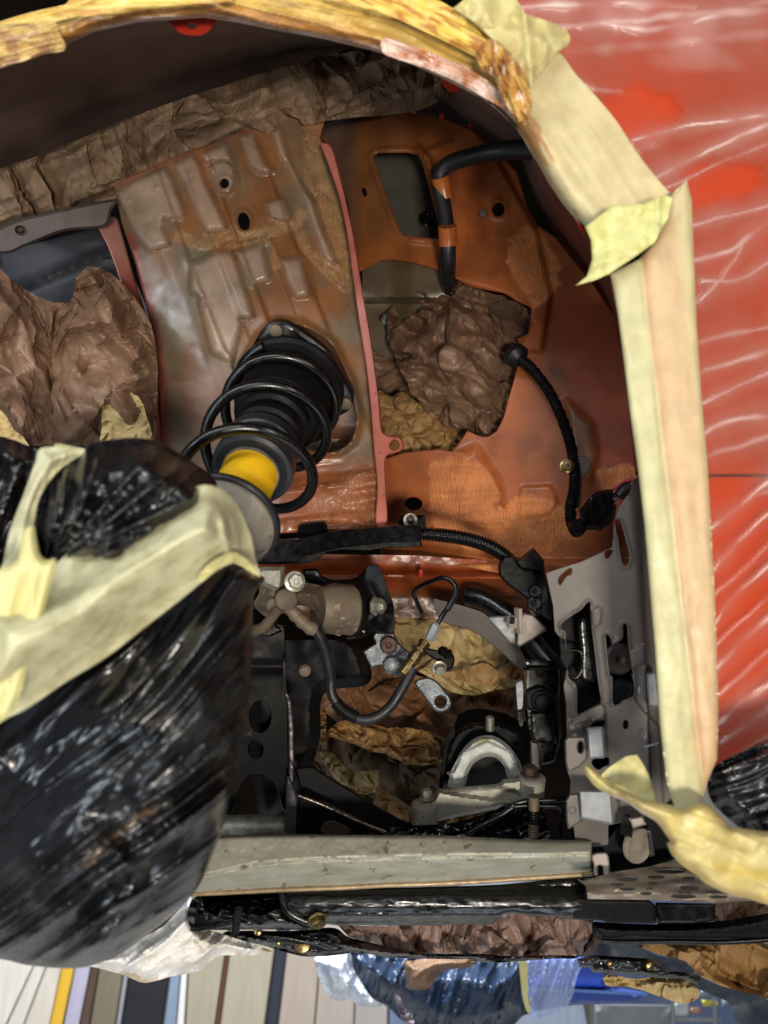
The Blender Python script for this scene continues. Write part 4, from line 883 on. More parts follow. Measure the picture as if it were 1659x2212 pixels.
mt_ptape = M('pale_yellow_tape', 'cbc68c', 'bfb87c', sc=30, rough=.42, bump=[(300,.2,.0005)])
hb = thing('hub_paper_band', 'broad pale green paper band wrapped across the black bagged hub', 'paper band', (300,1500,.5))
BAND = [(-80,1640),(0,1562),(60,1530),(140,1475),(230,1420),(320,1350),(385,1300),(440,1255),(470,1232),(500,1218),(530,1222),(562,1243),(552,1205),(545,1165),(528,1120),(510,1085),(490,1062),(465,1050),(435,1048),(400,1060),(350,1078),(290,1105),(235,1130),(180,1165),(135,1205),(105,1230),(60,1250),(-80,1300)]
sheet('paper_band', BAND, lambda u, v, e: .515-.055*sst(e, -10, 130)-.035*sst(320-u, 0, 320)+.05*sst(u, 440, 565)-.0018*folds(u, v, -.55, 300, 40, 7, 1.2)-.0022*crump(u, v, 120, 9, 2, ang=-.5, st=2)-.012*np.exp(-((u-478-.15*(v-1100))/10)**2)*sst(v, 1090, 1130), mt_pband, hb, sp=5, thick=.0008, sharp=180)
sheet('folded_edge', [(430,1240),(455,1215),(480,1200),(500,1192),(530,1205),(562,1243),(548,1240),(520,1222),(495,1216),(465,1234),(440,1254),(425,1262)], lambda u, v, e: .497+.04*sst(u, 440, 565)-.004*folds(u, v, -.5, 60, 12, 7), mt_ptape, hb, sp=4, thick=.0008, sharp=180)
vb = thing('side_paper_band', 'narrower pale paper band running down the left side of the bagged hub', 'paper band', (70,1500,.5))
sheet('paper_band', [(-60,1340),(-20,1260),(5,1220),(20,1150),(50,1070),(75,1000),(85,970),(125,965),(190,972),(165,990),(130,1014),(100,1050),(82,1087),(74,1130),(66,1170),(50,1230),(30,1300),(0,1480),(-60,1500)], lambda u, v, e: .535-.02*sst(e, 0, 40)-.03*sst(v, 980, 1300)-.005*folds(u, v, 1.9, 160, 24, 5)-.003*crump(u, v, 50, 4, 3), mt_pband, vb, sp=4.5, thick=.0008, sharp=180)
sheet('paper_fold', Q(20,(330,215),(345,188),(440,205),(540,228),(450,250)), plane(.555), mt_ptape, vb, sp=4, thick=.0006)
sheet('tape_strip', [(-60,1250),(0,1228),(35,1210),(50,1150),(72,1135),(78,1160),(85,1195),(100,1210),(122,1210),(110,1270),(90,1340),(65,1430),(40,1510),(15,1550),(0,1560),(-60,1600)], lambda u, v, e: .452-.004*sst(e, 0, 14)-.005*folds(u, v, 1.85, 260, 34, 12, 1.3), mt_ptape, vb, sp=4.5, thick=.0008, sharp=180)
# ================================================================== WIRE CHANNEL, CONDUIT
ch = thing('wiring_channel', 'long black wiring channel bolted below the flange with two raised tabs', 'wiring channel', (740,1200,.95))
C6 = Q(6,(120,420),(170,300),(280,285),(400,282),(540,250),(650,230),(900,212),(1085,203),(1092,210),(1090,290),(1080,300),(900,305),(640,335),(480,370),(415,382),(410,410),(200,415))
sheet('channel_body', C6, lambda u, v, e: .948+.0001*(700-u)-.00035*(v-1170+.12*(u-740)), mt_black, ch, sp=5, thick=.03, smooth=False, inset=1.8, bev=.003)
sheet('channel_lower_lip', Q(6,(180,412),(415,380),(480,362),(640,330),(900,300),(1085,290),(1090,325),(1010,332),(880,335),(800,350),(640,345),(560,360),(490,412),(420,425),(190,425)), plane(.962), mt_blackmat, ch, sp=5, thick=.02, smooth=False, inset=1.5)
sheet('channel_tab', Q(6,(400,290),(405,230),(425,205),(540,192),(562,205),(568,240),(560,262),(480,280)), lambda u, v, e: .975+.0004*(v-1145), mt_black, ch, sp=5, thick=.004, inset=1.5)
sheet('channel_tab', Q(6,(962,205),(965,170),(985,158),(1090,152),(1105,165),(1110,230),(1080,235)), lambda u, v, e: .972+.0004*(v-1130), mt_black, ch, sp=5, thick=.004, inset=1.5)
bx, by = Q(6,(1025,182))[0]
lathe('washer', p3((bx,by,.967)), cdir(0,.1,1), [(0,.0095),(.002,.0095),(.0025,.007)], mt_boltgrey, ch, 20)
lathe('rusty_stud', p3((bx,by,.965)), cdir(0,.25,1), [(0,.0055),(.004,.0055),(.005,.004),(.014,.004),(.015,.002)], mt_rust, ch, 10)
cg = thing('corrugated_conduit', 'black corrugated conduit arching from the wiring channel to the angular box', 'conduit', (1010,1180,.96))
CP = [(908,1153,.945),(940,1155,.945),(985,1160,.95),(1030,1170,.955),(1065,1184,.96),(1095,1205,.965),(1118,1232,.97)]
def corr(t, L): return .0084+.0013*np.sign(np.sin(t*2*math.pi/.0040))*np.abs(np.sin(t*2*math.pi/.0040))**.5
tube('conduit_tube', CP, corr, mt_black, cg, seg=22, step=.00075, sharp=180)
cx = thing('angular_harness_box', 'matt black angular harness box between conduit and taupe plate', 'harness box', (1140,1300,.94))
sheet('box_body', Q(9,(130,505),(165,455),(215,460),(250,470),(330,410),(390,480),(395,540),(410,600),(440,790),(430,830),(380,790),(330,780),(290,700),(180,620),(135,570)), lambda u, v, e: .955-.022*sst(e, 0, 5)-.012*pad(u, v, Q(9,(255,530),(215,460),(330,410),(390,480),(395,545)), 1.5), mt_blackmat, cx, sp=4.5, thick=.04, smooth=False, inset=1.8, bev=.003)
for k, (x, y, r) in enumerate(Q(9,(345,660))[:1] and [(*Q(9,(345,668))[0], .008), (*Q(9,(338,735))[0], .0095)]):
    lathe('grommet_cap', p3((x,y,.925)), cdir(-.35,.55,1), [(-.02,r*.8),(0,r),(.004,r),(.006,r*.85),(.006,r*.5),(.002,r*.45)], mt_black, cx, 26)
# lower painted rail behind the channel
rl = thing('lower_rail', 'glossy orange rail with a rolled lower edge behind the bushing bracket', 'body rail', (900,1330,1.08))
def railc(u, v, e): 
    n = fbm(u/40, v/20, 5, 3); return mixc(mixc(hx('a8521f'), hx('8a3a1a'), n), hx('6b4a2c'), sst(v, 1262, 1290)*.8)
sheet('rail_face', [(560,1195),(900,1200),(1100,1215),(1180,1235),(1190,1300),(1165,1330),(1080,1325),(1000,1340),(900,1335),(800,1330),(640,1340),(560,1300)],
      lambda u, v, e: 1.10-.030*np.exp(-((v-1243-.02*(u-800))/11)**2)+.03*sst(v, 1255, 1290)-.002*fbm(u/20, v/12, 4), mt_apron, rl, sp=4.5, thick=.004, smooth=False, col=railc, attrs={'seal': lambda u, v, e: sst(u, 960, 1020)*.8})
lathe('rail_nib', p3((909,1238,1.062)), cdir(0,1,.2), [(-.006,.0035),(0,.0045),(.006,.0035)], mt_redtab, rl, 12)
# ================================================================== CONTROL ARM BUSHING
cb = thing('bushing_bracket', 'glossy black bracket ears holding the cast control arm bushing', 'bracket', (800,1390,.92))
sheet('bracket_ear', Q(6,(780,445),(800,430),(850,432),(870,470),(900,560),(930,640),(935,700),(930,800),(820,800),(760,830),(690,840),(670,830),(740,800),(760,700),(762,600)), lambda u, v, e: .925+.0003*(820-u)-.00012*(v-1290), mt_frame if 0 else mt_black, cb, sp=4, thick=.02, smooth=True, inset=1.5, bev=.003)
sheet('bracket_web', Q(6,(425,460),(470,448),(515,455),(540,490),(600,510),(700,505),(750,480),(790,445),(800,520),(720,540),(600,530),(540,545),(430,520)), lambda u, v, e: .965-.012*sst(e, 0, 5), mt_black, cb, sp=4, thick=.02, inset=1.5)
tube('bracket_fold', [(x, y, .915) for x, y in Q(6,(745,540),(732,600),(722,680),(735,760),(770,800))], .0055, mt_black, cb, 10)
nx, ny = Q(6,(800,655))[0]
lathe('bush_washer', p3((nx-8,ny,.915)), cdir(1,.05,.55), [(-.012,.034),(-.004,.034),(.000,.028),(.006,.020),(.010,.013)], mt_black, cb, 30)
lathe('pivot_nut', p3((nx+10,ny,.905)), cdir(1,.05,.55), [(0,.0125),(.002,.0125),(.003,.0100),(.011,.0100),(.012,.0085),(.015,.0055),(.0155,.003)], mt_boltgrey, cb, 6)
arm = thing('control_arm', 'dirty grey brown cast control arm with a cylindrical bushing end', 'control arm', (650,1370,.88))
BU0 = p3((596,1300,.83)); BU1 = p3((768,1316,.905)); ba = (BU1-BU0)/np.linalg.norm(BU1-BU0)
def barrel(t0, t1, f):
    return f
lathe('bushing_barrel', p3((690,1316,.885)), p3((765,1318,.905))-p3((690,1316,.885)), [(-.002,.026),(.006,.028),(.012,.0295),(.036,.0305),(.041,.031),(.0435,.0295),(.044,.02)], mt_cast, arm, 40)
sheet('arm_web', Q(6,(190,580),(180,500),(200,445),(290,440),(325,470),(330,520),(430,525),(540,550),(560,620),(560,700),(600,780),(640,820),(560,800),(520,770),(510,700),(460,660),(390,655),(300,680),(240,720),(160,650)), lambda u, v, e: .895-.036*sst(e, -1, 30)-.003*fbm(u/24, v/24, 3, 3), mt_cast, arm, sp=4, thick=.03)
0 and tube('arm_neck', [(x, y, .872) for x, y in Q(6,(300,560),(400,590),(500,640),(580,690),(640,720))], lambda t, L: .013+.007*t/L, mt_cast, arm, 18)
sheet('arm_knuckle', Q(6,(200,440),(290,438),(325,436),(330,470),(325,540),(300,575),(250,560),(190,530),(170,480)), lambda u, v, e: .852-.016*sst(e, 0, 9)-.004*fbm(u/9, v/9, 6, 3), mt_alu, arm, sp=4, thick=.02)
bolt('bolt', (*Q(6,(385,520))[0], .828), .0092, (.35,.1,1), mt_boltgrey, arm, h=.009)
bj = thing('brake_banjo', 'rust brown banjo fitting with a short grey hose on the caliper side', 'brake fitting', (620,1320,.83))
lathe('banjo_bolt', p3((*Q(6,(335,620))[0], .835)), cdir(.25,.1,1), [(-.03,.0115),(0,.0128),(.005,.0132),(.008,.012),(.010,.008),(.0105,.003)], mt_cast, bj, 26)
lathe('banjo_bolt', p3((*Q(6,(270,655))[0], .842)), cdir(-.2,.2,1), [(-.02,.0085),(0,.0095),(.004,.0075)], mt_cast, bj, 22)
tube('short_hose', [(x, y, d) for (x, y), d in zip(Q(6,(285,685),(250,730),(200,780),(140,795),(90,780)), (.83,.82,.81,.80,.79))], .0056, mt_cast, bj, 14)
tube('hose_union', [(x, y, d) for (x, y), d in zip(Q(6,(350,660),(400,715),(455,765),(500,790)), (.835,.838,.84,.842))], lambda t, L: .0085-.0014*np.sin(t*260)**2, mt_cast, bj, 12, step=.002)
# ================================================================== BRAKE HOSE
bh = thing('brake_hose', 'looped grey black rubber brake hose with brass ends and a bent hard line', 'brake hose', (790,1560,.85))
HP = [(x, y, d) for (x, y), d in zip(Q(14,(540,650),(590,740),(625,830),(650,950),(670,1070),(700,1190)), (.842,.845,.85,.855,.86,.86))]
HP += [(x, y, d) for (x, y), d in zip(Q(8,(590,240),(625,300),(690,360),(770,385),(850,365),(920,305),(970,230),(1010,160),(1040,100)), (.86,.86,.862,.865,.868,.87,.872,.876,.88))]
HP = HP[:5]+HP[6:]
tube('rubber_hose', HP, .0063, mt_rubber, bh, 18, step=.003)
tube('hose_sleeve', [(x, y, .858) for x, y in Q(8,(612,290),(650,330),(700,362),(730,375))], .0074, mt_blackmat, bh, 16)
f0 = p3((*Q(6,(1000,1010))[0], .88)); f1 = p3((*Q(6,(1110,850))[0], .895)); fa = f1-f0; FLn = np.linalg.norm(fa)
lathe('crimp_collar', f0, fa, [(-.006,.0072),(.0,.0082),(FLn*.18,.0080),(FLn*.2,.0068),(FLn*.27,.0068),(FLn*.3,.0080),(FLn*.52,.0084),(FLn*.54,.0070),(FLn*.60,.0070),(FLn*.62,.0098),(FLn*.70,.0098),(FLn*.72,.006),(FLn*.86,.006),(FLn*.87,.0075),(FLn*.97,.0075),(FLn,.005)], mt_brass, bh, 24)
lathe('flare_nut', p3((*Q(6,(1128,845))[0], .895)), p3((*Q(6,(1160,780))[0], .897))-p3((*Q(6,(1128,845))[0], .895)), [(0,.0050),(.002,.0066),(.020,.0066),(.023,.004)], mt_steelsmooth, bh, 6)
tube('hard_line', [(x, y, d) for (x, y), d in zip(Q(6,(1160,785),(1195,720),(1235,660),(1272,600),(1278,555),(1250,515),(1200,500),(1130,525),(1065,555),(1045,585),(1055,620),(1085,690)), (.897,.90,.905,.91,.915,.92,.925,.94,.955,.965,.98,1.0))], .0031, mt_black, bh, 12, step=.002)
tube('line_sleeve', [(x, y, d) for (x, y), d in zip(Q(6,(1228,675),(1255,630),(1276,590),(1277,560)), (.904,.907,.911,.914))], .0040, mt_rubber, bh, 12, step=.002)
hbk = thing('hose_bracket', 'dark hose clamp plate with a grey bolt at the brass hose end', 'bracket', (950,1430,.9))
sheet('clamp_plate', Q(6,(1080,880),(1130,890),(1190,900),(1230,895),(1262,925),(1270,960),(1255,1000),(1220,1010),(1170,960),(1110,920)), lambda u, v, e: .902-.003*sst(e, 0, 3), mt_frame, hbk, sp=3.5, thick=.008, inset=1.2)
bolt('bolt', (*Q(6,(1185,995))[0], .893), .0070, (.1,-.3,1), mt_boltgrey, hbk, h=.010)
for q in Q(6,(1205,905),(1232,920)): lathe('clamp_tooth', p3((*q, .896)), cdir(0,1,.3), [(-.004,.006),(.004,.006)], mt_frame, hbk, 5)
# silver bracket
sbk = thing('silver_bracket', 'hammered silver bracket with a dark centre bolt between paper and hose', 'bracket', (880,1440,.93))
sheet('bracket_plate', Q(6,(760,905),(790,885),(830,860),(815,830),(825,800),(935,802),(945,830),(965,860),(1000,895),(1030,920),(1010,980),(990,1040),(960,1050),(900,1000),(860,985),(810,1000),(780,950)), lambda u, v, e: .945-.004*sst(e, 0, 4)-.012*sst(v, 1418, 1440)*sst(u, 830, 860), mt_steel, sbk, sp=4, thick=.003, smooth=False, inset=1.3)
lathe('centre_bolt', p3((*Q(6,(905,872))[0], .938)), cdir(0,0,1), [(0,.0115),(.003,.0112),(.008,.0098),(.012,.0094),(.0125,.0082),(.008,.0078),(.0085,.002)], mt_rust, sbk, 28)
lathe('bolt_ring', p3((*Q(6,(905,872))[0], .925)), cdir(0,0,1), [(0,.0096),(.0012,.0098),(.0014,.0086),(-.001,.0078),(-.004,.0075),(-.002,.006),(.001,.004),(.0025,.0005)], mt_rust, sbk, 28)
lathe('dome_bolt', p3((*Q(6,(925,985))[0], .93)), cdir(0,0,1), [(0,.0115),(.003,.0105),(.005,.006),(.006,.002)], mt_steel, sbk, 24)
lug = sheet('silver_lug', Q(8,(1050,190),(1060,165),(1120,150),(1175,175),(1210,215),(1245,260),(1255,300),(1240,330),(1200,346),(1160,335),(1130,300),(1090,245)), lambda u, v, e: .92-.003*sst(e, 0, 4), mt_steel, sp=3.5, thick=.004, holes=[circ(*Q(8,(1193,286))[0], 10.5, 11)], inset=1.3)
tag(lug, 'hammered silver lug with one round hole below the brass hose end', 'bracket')
# ================================================================== LOWER PAPERS
paper('masking_paper', 'bright tan paper right of the hose bracket', Q(6,(930,700),(1040,680),(1100,700),(1200,690),(1300,760),(1400,790),(1560,860),(1640,960),(1659,1040),(1600,1106),(1500,1120),(1380,1150),(1250,1130),(1150,1060),(1040,1000),(980,930),(940,830)), 1.16, mt_kraftpale, 74, .05, 33, sp=4, lt=7, o=3, fold=.02, ang=.7, st=1.5)
paper('masking_paper', 'orange tan torn paper edge left of the black latch', Q(21,(50,130),(160,120),(240,90),(330,70),(400,110),(470,60),(545,100),(545,175),(420,150),(390,200),(290,185),(170,165)), 1.10, mt_kraft, 40, .02, 34, sp=4, lt=5, smooth=False)
paper('masking_paper', 'brown paper sheet under the silver bracket', Q(8,(620,180),(720,120),(800,60),(900,110),(1000,140),(1060,200),(1150,320),(1230,300),(1320,310),(1420,330),(1600,400),(1600,150),(1290,150),(1200,90),(1659,200),(1659,420),(1500,340),(1300,420),(1230,490),(1100,470),(960,440),(850,430),(700,400),(600,330),(560,250)), 1.17, mt_kraft, 60, .03, 35, sp=5, lt=6, ang=.7, st=1.5) if 0 else None
paper('masking_paper', 'brown paper sheet under the silver bracket', [(700,1470),(760,1445),(810,1430),(870,1445),(920,1465),(1000,1462),(1100,1450),(1140,1440),(1150,1560),(1090,1540),(1030,1530),(990,1545),(960,1600),(880,1590),(800,1575),(730,1560),(690,1520)], 1.19, M('dark_brown_paper','7a5434','64432a',sc=14,rough=.6), 84, .045, 35, sp=4.5, lt=6, ang=.7, st=1.5, fold=.02)  # own darker brown than the other kraft sheets
paper('masking_paper', 'finely pleated tan paper crumple below the hose loop', Q(8,(500,290),(560,330),(560,460),(620,400),(700,380),(800,410),(900,430),(1000,430),(1080,440),(1160,460),(1220,490),(1190,560),(1200,620),(1100,640),(1000,630),(900,580),(800,560),(720,520),(640,500),(580,480),(520,540),(500,580),(475,520),(480,400)), 1.13, mt_kraft, 30, .030, 37, sp=3.2, lt=9, o=4, ang=.35, st=2.4, fold=.022, fw=12, smooth=False)
paper('masking_paper', 'olive paper filling the cavity between frame rail and engine mount', Q(8,(460,480),(700,440),(1000,560),(1220,560),(1200,760),(1100,960),(940,980),(840,880),(700,780),(580,720),(500,640)), 1.22, M('olive_brown_paper','5e4a30','4c3a26',sc=14,rough=.65), 55, .035, 39, sp=4.5, lt=7, fold=.02, ang=.9, st=1.5)
paper('masking_paper', 'pale greenish paper twist at the bottom of the cavity', Q(8,(520,560),(600,570),(640,620),(700,680),(850,660),(850,780),(780,800),(740,795),(690,760),(640,740),(600,700),(560,640)), 1.15, mt_kraftpale, 32, .028, 41, sp=3.6, lt=6, ang=.8, st=1.7, fold=.015, fw=16, smooth=False)
paper('masking_paper', 'brown paper corner tucked behind the diagonal brace', Q(8,(830,760),(900,780),(960,840),(1020,900),(1000,975),(940,965),(900,930),(850,860)), 1.12, mt_kraft, 30, .02, 43, sp=4, lt=4)
paper('masking_paper', 'rust brown paper scrap under the cast engine mount arm', Q(8,(1230,930),(1330,905),(1450,885),(1560,880),(1500,930),(1400,955),(1240,965)), .99, mt_kraft, 30, .015, 44, sp=4, lt=3)
# ================================================================== GREY CURVED ARM, CLIP
ga = thing('grey_support_arm', 'flat grey curved support arm running down to the black latch', 'support arm', (1100,1330,1.0))
sheet('arm_plate', Q(6,(1150,620),(1200,625),(1300,650),(1400,680),(1440,700),(1480,740),(1560,800),(1640,900),(1660,960),(1650,1010),(1600,980),(1540,920),(1460,860),(1380,800),(1290,770),(1230,755),(1180,720)), lambda u, v, e: 1.02+.0002*(v-1380)-.0001*(u-1000), mt_plate, ga, sp=4.5, thick=.006, inset=1.3)
sheet('bright_gusset', Q(9,(60,805),(100,798),(190,797),(230,850),(235,960),(200,960),(130,880)), lambda u, v, e: 1.005-.004*sst(e, 0, 4), mt_steelsmooth, ga, sp=4, thick=.005, smooth=False, inset=1.3)
tube('black_pipe', [(x, y, d) for (x, y), d in zip(Q(9,(-40,680),(40,700),(130,750),(200,800),(290,890),(360,990),(430,1070)), (1.06,1.05,1.04,1.03,1.02,1.01,1.0))], .0155, mt_black, ga, 20)
wc = thing('pale_clip', 'pale beige plastic clip standing on the bright gusset of the grey arm', 'clip', (1115,1380,.98))
sheet('clip_base', Q(9,(235,960),(240,860),(270,780),(330,790),(400,860),(405,880),(330,930),(250,975)), lambda u, v, e: .995-.006*sst(e, 0, 4), mt_white, wc, sp=4, thick=.01, smooth=False, inset=1.3)
box('clip_tower', (*Q(9,(212,832))[0], .975), (.013,.015,.012), (0,15,10), mt_white, wc)
box('clip_wall', (*Q(9,(247,825))[0], .970), (.005,.034,.016), (3,15,0), mt_white, wc)
box('clip_socket_shade', (*Q(9,(210,825))[0], .968), (.006,.008,.004), (0,15,10), mt_dark, wc, bev=.0003)  # dark block standing in for the shade in the socket
# ================================================================== LATCH
lt_ = thing('black_latch', 'tall black latch housing with a round pivot left of the taupe plate', 'latch', (1170,1660,.93))
sheet('latch_body', Q(21,(545,55),(560,50),(735,60),(745,110),(750,180),(740,300),(755,480),(720,620),(640,640),(615,520),(590,500),(560,420),(545,250),(550,120)), lambda u, v, e: .945-.016*sst(e, 0, 5)-.010*pad(u, v, Q(21,(585,345),(735,345),(720,515),(600,500)), 1.6), mt_black, lt_, sp=4, thick=.03, smooth=False, inset=1.5, bev=.003)
sheet('latch_cap', Q(21,(540,45),(555,40),(560,95),(735,100),(735,40),(748,38),(750,115),(545,112)), lambda u, v, e: .918-.003*sst(e, 0, 3), mt_blackmat, lt_, sp=4, thick=.016, smooth=False, inset=1.2)
sheet('latch_lever', Q(21,(560,240),(590,215),(640,200),(690,225),(740,280),(750,420),(735,480),(700,300),(620,320),(570,330)), lambda u, v, e: .922-.005*sst(e, 0, 4), mt_blackmat, lt_, sp=4, thick=.006, inset=1.2)
lathe('latch_pivot', p3((*Q(21,(645,280))[0], .917)), cdir(0,0,1), [(0,.014),(.004,.0135),(.0055,.010),(.009,.009),(.010,.006)], mt_blackmat, lt_, 28)
sheet('latch_plate', Q(21,(502,200),(510,180),(542,178),(542,310),(520,330),(510,320)), plane(.935), mt_steelsmooth, lt_, sp=4, thick=.004, inset=1.2)
sheet('latch_post', Q(21,(582,500),(635,515),(640,660),(585,655)), lambda u, v, e: .95-.006*sst(e, 0, 4), mt_plate, lt_, sp=4, thick=.01, smooth=False, inset=1.2)
sheet('latch_hook', Q(21,(510,350),(530,345),(545,380),(540,420),(520,415)), plane(.945), mt_black, lt_, sp=3, thick=.008, inset=1)
# ================================================================== TAUPE PLATE
tp = thing('radiator_support_plate', 'taupe painted steel plate full of slots behind the long tape strip', 'steel plate', (1340,1830,.8))
PL = Q(9,(400,555),(470,530),(600,490),(730,430),(775,410),(780,360),(785,280),(810,190),(850,130),(885,95),(890,30),(940,0))+[(1400,960),(1430,1100),(1450,1400),(1475,1600),(1480,1700),(1440,1735)]+Q(21,(1330,850),(1230,915),(1140,930),(1115,905),(1095,930),(1090,955),(1015,970),(1015,1075),(960,1090),(835,1110),(820,970),(790,990),(780,940),(778,830),(800,795),(805,720),(790,680),(775,600),(772,500),(785,480),(780,300),(765,200))+Q(9,(520,1100),(510,930),(470,910),(450,880),(440,740))
S1 = Q(9,(490,845),(560,790),(600,765),(645,718),(652,760),(655,830),(665,920),(680,1040),(690,1132))+Q(21,(960,210),(968,292),(905,325),(848,358),(838,200),(795,150),(782,60))+Q(9,(515,1040),(514,890),(498,880))
S2 = Q(9,(742,912),(755,908),(768,930),(778,962),(835,925),(838,850),(850,843),(860,860),(866,950),(880,1060),(895,1132))+Q(21,(1140,130),(1155,190),(1150,250),(1100,275),(1044,300),(1038,150))+Q(9,(765,1132),(752,1020))
S3 = Q(9,(795,262),(805,250),(820,256),(835,300),(852,370),(868,430),(872,480),(860,512),(845,518),(832,490),(820,430),(812,360),(800,320))
S4 = Q(9,(738,432),(778,425),(772,448),(760,465),(740,472)); S5 = Q(9,(475,582),(540,527),(545,560),(520,572),(498,600),(480,622))
S6 = circ(*Q(21,(1110,412))[0], 5.5, 10); S7 = circ(*Q(21,(860,537))[0], 5.5, 12.5)
S8 = Q(21,(925,405),(950,392),(992,390),(990,412),(975,425),(915,425)); S9 = Q(21,(930,605),(1010,595),(1014,630),(985,645),(960,660),(930,640))
def pld(u, v, e):
    d = .80+.00006*(v-1500)-.00012*(u-1300)
    d = d+.05*sst(u-(1345+.10*(v-1100)), 10, 60)*sst(1500-v, 0, 100)*.4
    for s in (S1, S2, S3): d = d-.0035*np.exp(-((sdf(u, v, s)-3)/3.5)**2)
    d = d-.004*pad(u, v, Q(9,(660,770),(700,740),(718,760),(715,830),(690,860),(660,860)), 2)-.004*pad(u, v, Q(9,(890,990),(980,950),(990,1000),(960,1060),(895,1090)), 3)
    d = d+.014*sst(u-Q(9,(0,0))[0][0]*0-(1385+.035*(v-1100)), -2, 2)*sst(v, 1200, 1215)
    d = d+.004*sst(sdf(u, v, Q(21,(990,300),(1150,250),(1200,330),(1290,420),(1320,860),(1100,960),(1010,600),(1000,420))), -2, 2)
    return d-.0006*fbm(u/30, v/30, 4, 2)
sheet('slotted_plate', PL, pld, mt_plate, tp, sp=4.2, smooth=False, thick=.003, holes=[S1,S2,S3,S4,S5,S6,S7,S8,S9], sharp=50, inset=1.3, bev=.0012)
for pl, nm in ((Q(21,(895,430),(975,422),(984,430),(997,592),(985,600),(905,600)), 'zinc_clip'), (Q(21,(1225,130),(1280,118),(1300,310),(1262,318),(1235,305),(1228,230)), 'zinc_clip'), (Q(21,(850,775),(1028,778),(1045,955),(1030,965),(860,930)), 'zinc_clip'), (Q(21,(1125,930),(1205,918),(1225,965),(1150,985)), 'pale_tab')):
    sheet(nm, pl, lambda u, v, e: .778-.004*sst(e, 0, 4), mt_steelsmooth if nm[0] == 'z' else mt_white, tp, sp=4, thick=.012, smooth=False, inset=1.3, bev=.002)
for pl in (Q(21,(772,500),(790,480),(885,478),(900,600),(850,650),(790,680),(776,620)), Q(21,(778,830),(800,798),(850,790),(868,950),(795,990),(782,950))):
    h = circ(*Q(21,(860,537))[0], 5.5, 12.5) if pl[0][1] < 1640 else None
    sheet('side_lug', pl, lambda u, v, e: .786-.003*sst(e, 0, 4), mt_plate, tp, sp=4, thick=.006, smooth=False, inset=1.2, holes=[h] if h else ())
sheet('strap', Q(21,(795,372),(830,366),(900,330),(960,300),(985,305),(998,335),(985,375),(960,388),(900,395),(840,415),(838,438),(800,445),(790,410)), lambda u, v, e: .790-.003*sst(e, 0, 4), mt_plate, tp, sp=3.5, thick=.006, inset=1.2)
for q, r in ((Q(21,(800,390))[0], .0035), (Q(21,(815,885))[0], .0045), (Q(21,(930,380))[0], .0025)):
    lathe('rivet', p3((*q, .783)), cdir(0,0,1), [(0,r),(.001,r),(.0025,r*.6),(.003,.0003)], mt_plate, tp, 14)
for pl in (Q(21,(1178,205),(1188,200),(1192,225),(1180,245),(1176,225)), Q(21,(1215,470),(1228,458),(1225,480),(1218,500),(1210,490)), Q(21,(1215,530),(1290,510),(1292,518),(1220,542))):
    sheet('pressed_nib', pl, plane(.776), mt_steelsmooth, tp, sp=3, thick=.004, inset=.8)
inn = thing('inner_black_module', 'black plastic module with oval frame seen through the long plate slots', 'plastic module', (1320,1850,.85))
sheet('module_back', [(1205,1330),(1240,1290),(1290,1270),(1400,1340),(1460,1700),(1500,1800),(1480,1890),(1260,1900),(1235,1820),(1225,1600),(1212,1450)], plane(.862), mt_blackmat, inn, sp=12, thick=.02, smooth=False, inset=2)
sheet('oval_frame', Q(9,(590,820),(640,810),(655,900),(675,1040),(685,1160),(640,1180),(600,1150),(598,1000),(588,900)), lambda u, v, e: .83-.006*sst(e, 0, 5), mt_black, inn, sp=4, thick=.02, inset=1.3)
tube('oval_bead', [(x, y, .828) for x, y in Q(21,(800,0),(862,10),(872,80),(858,130),(830,160),(800,140),(786,110))], .0025, mt_black, inn, 8)
lathe('round_boss', p3((*Q(9,(812,1040))[0], .848)), cdir(.1,0,1), [(0,.0185),(.004,.018),(.006,.0155),(.005,.006),(.002,.003)], mt_plate, inn, 30)
sheet('grey_pad', Q(21,(1040,170),(1140,175),(1155,215),(1140,260),(1048,300)), lambda u, v, e: .85-.008*sst(e, 0, 9), mt_boot, inn, sp=4, thick=.01)
lathe('round_cap', p3((*Q(16,(222,1330))[0], .80)), cdir(.55,0,1), [(-.004,.019),(0,.0195),(.003,.0185),(.002,.014),(.004,.004)], mt_disc, inn, 32)
sheet('module_rib', Q(16,(330,1165),(365,1160),(410,1440),(360,1460)), plane(.80), mt_boot, inn, sp=5, thick=.01, smooth=False, inset=1)
sheet('module_front', Q(12,(845,120),(870,110),(960,70),(1020,-10),(1010,-30),(1150,-60),(1240,60),(1250,140),(1000,195),(870,225),(840,240)), plane(.825), mt_blackmat, inn, sp=7, thick=.02, smooth=False, inset=2)
sheet('metal_clip', Q(12,(898,130),(940,118),(968,130),(975,205),(950,212),(945,180),(925,178),(925,215),(908,215),(905,170)), lambda u, v, e: .800-.003*sst(e, 0, 3), mt_white, inn, sp=3.5, thick=.008, inset=1.2)
sheet('black_spike', Q(21,(1085,960),(1105,912),(1118,912),(1150,1000),(1145,1040),(1080,1020)), plane(.79), mt_black, inn, sp=4, thick=.01, smooth=False, inset=1.2)
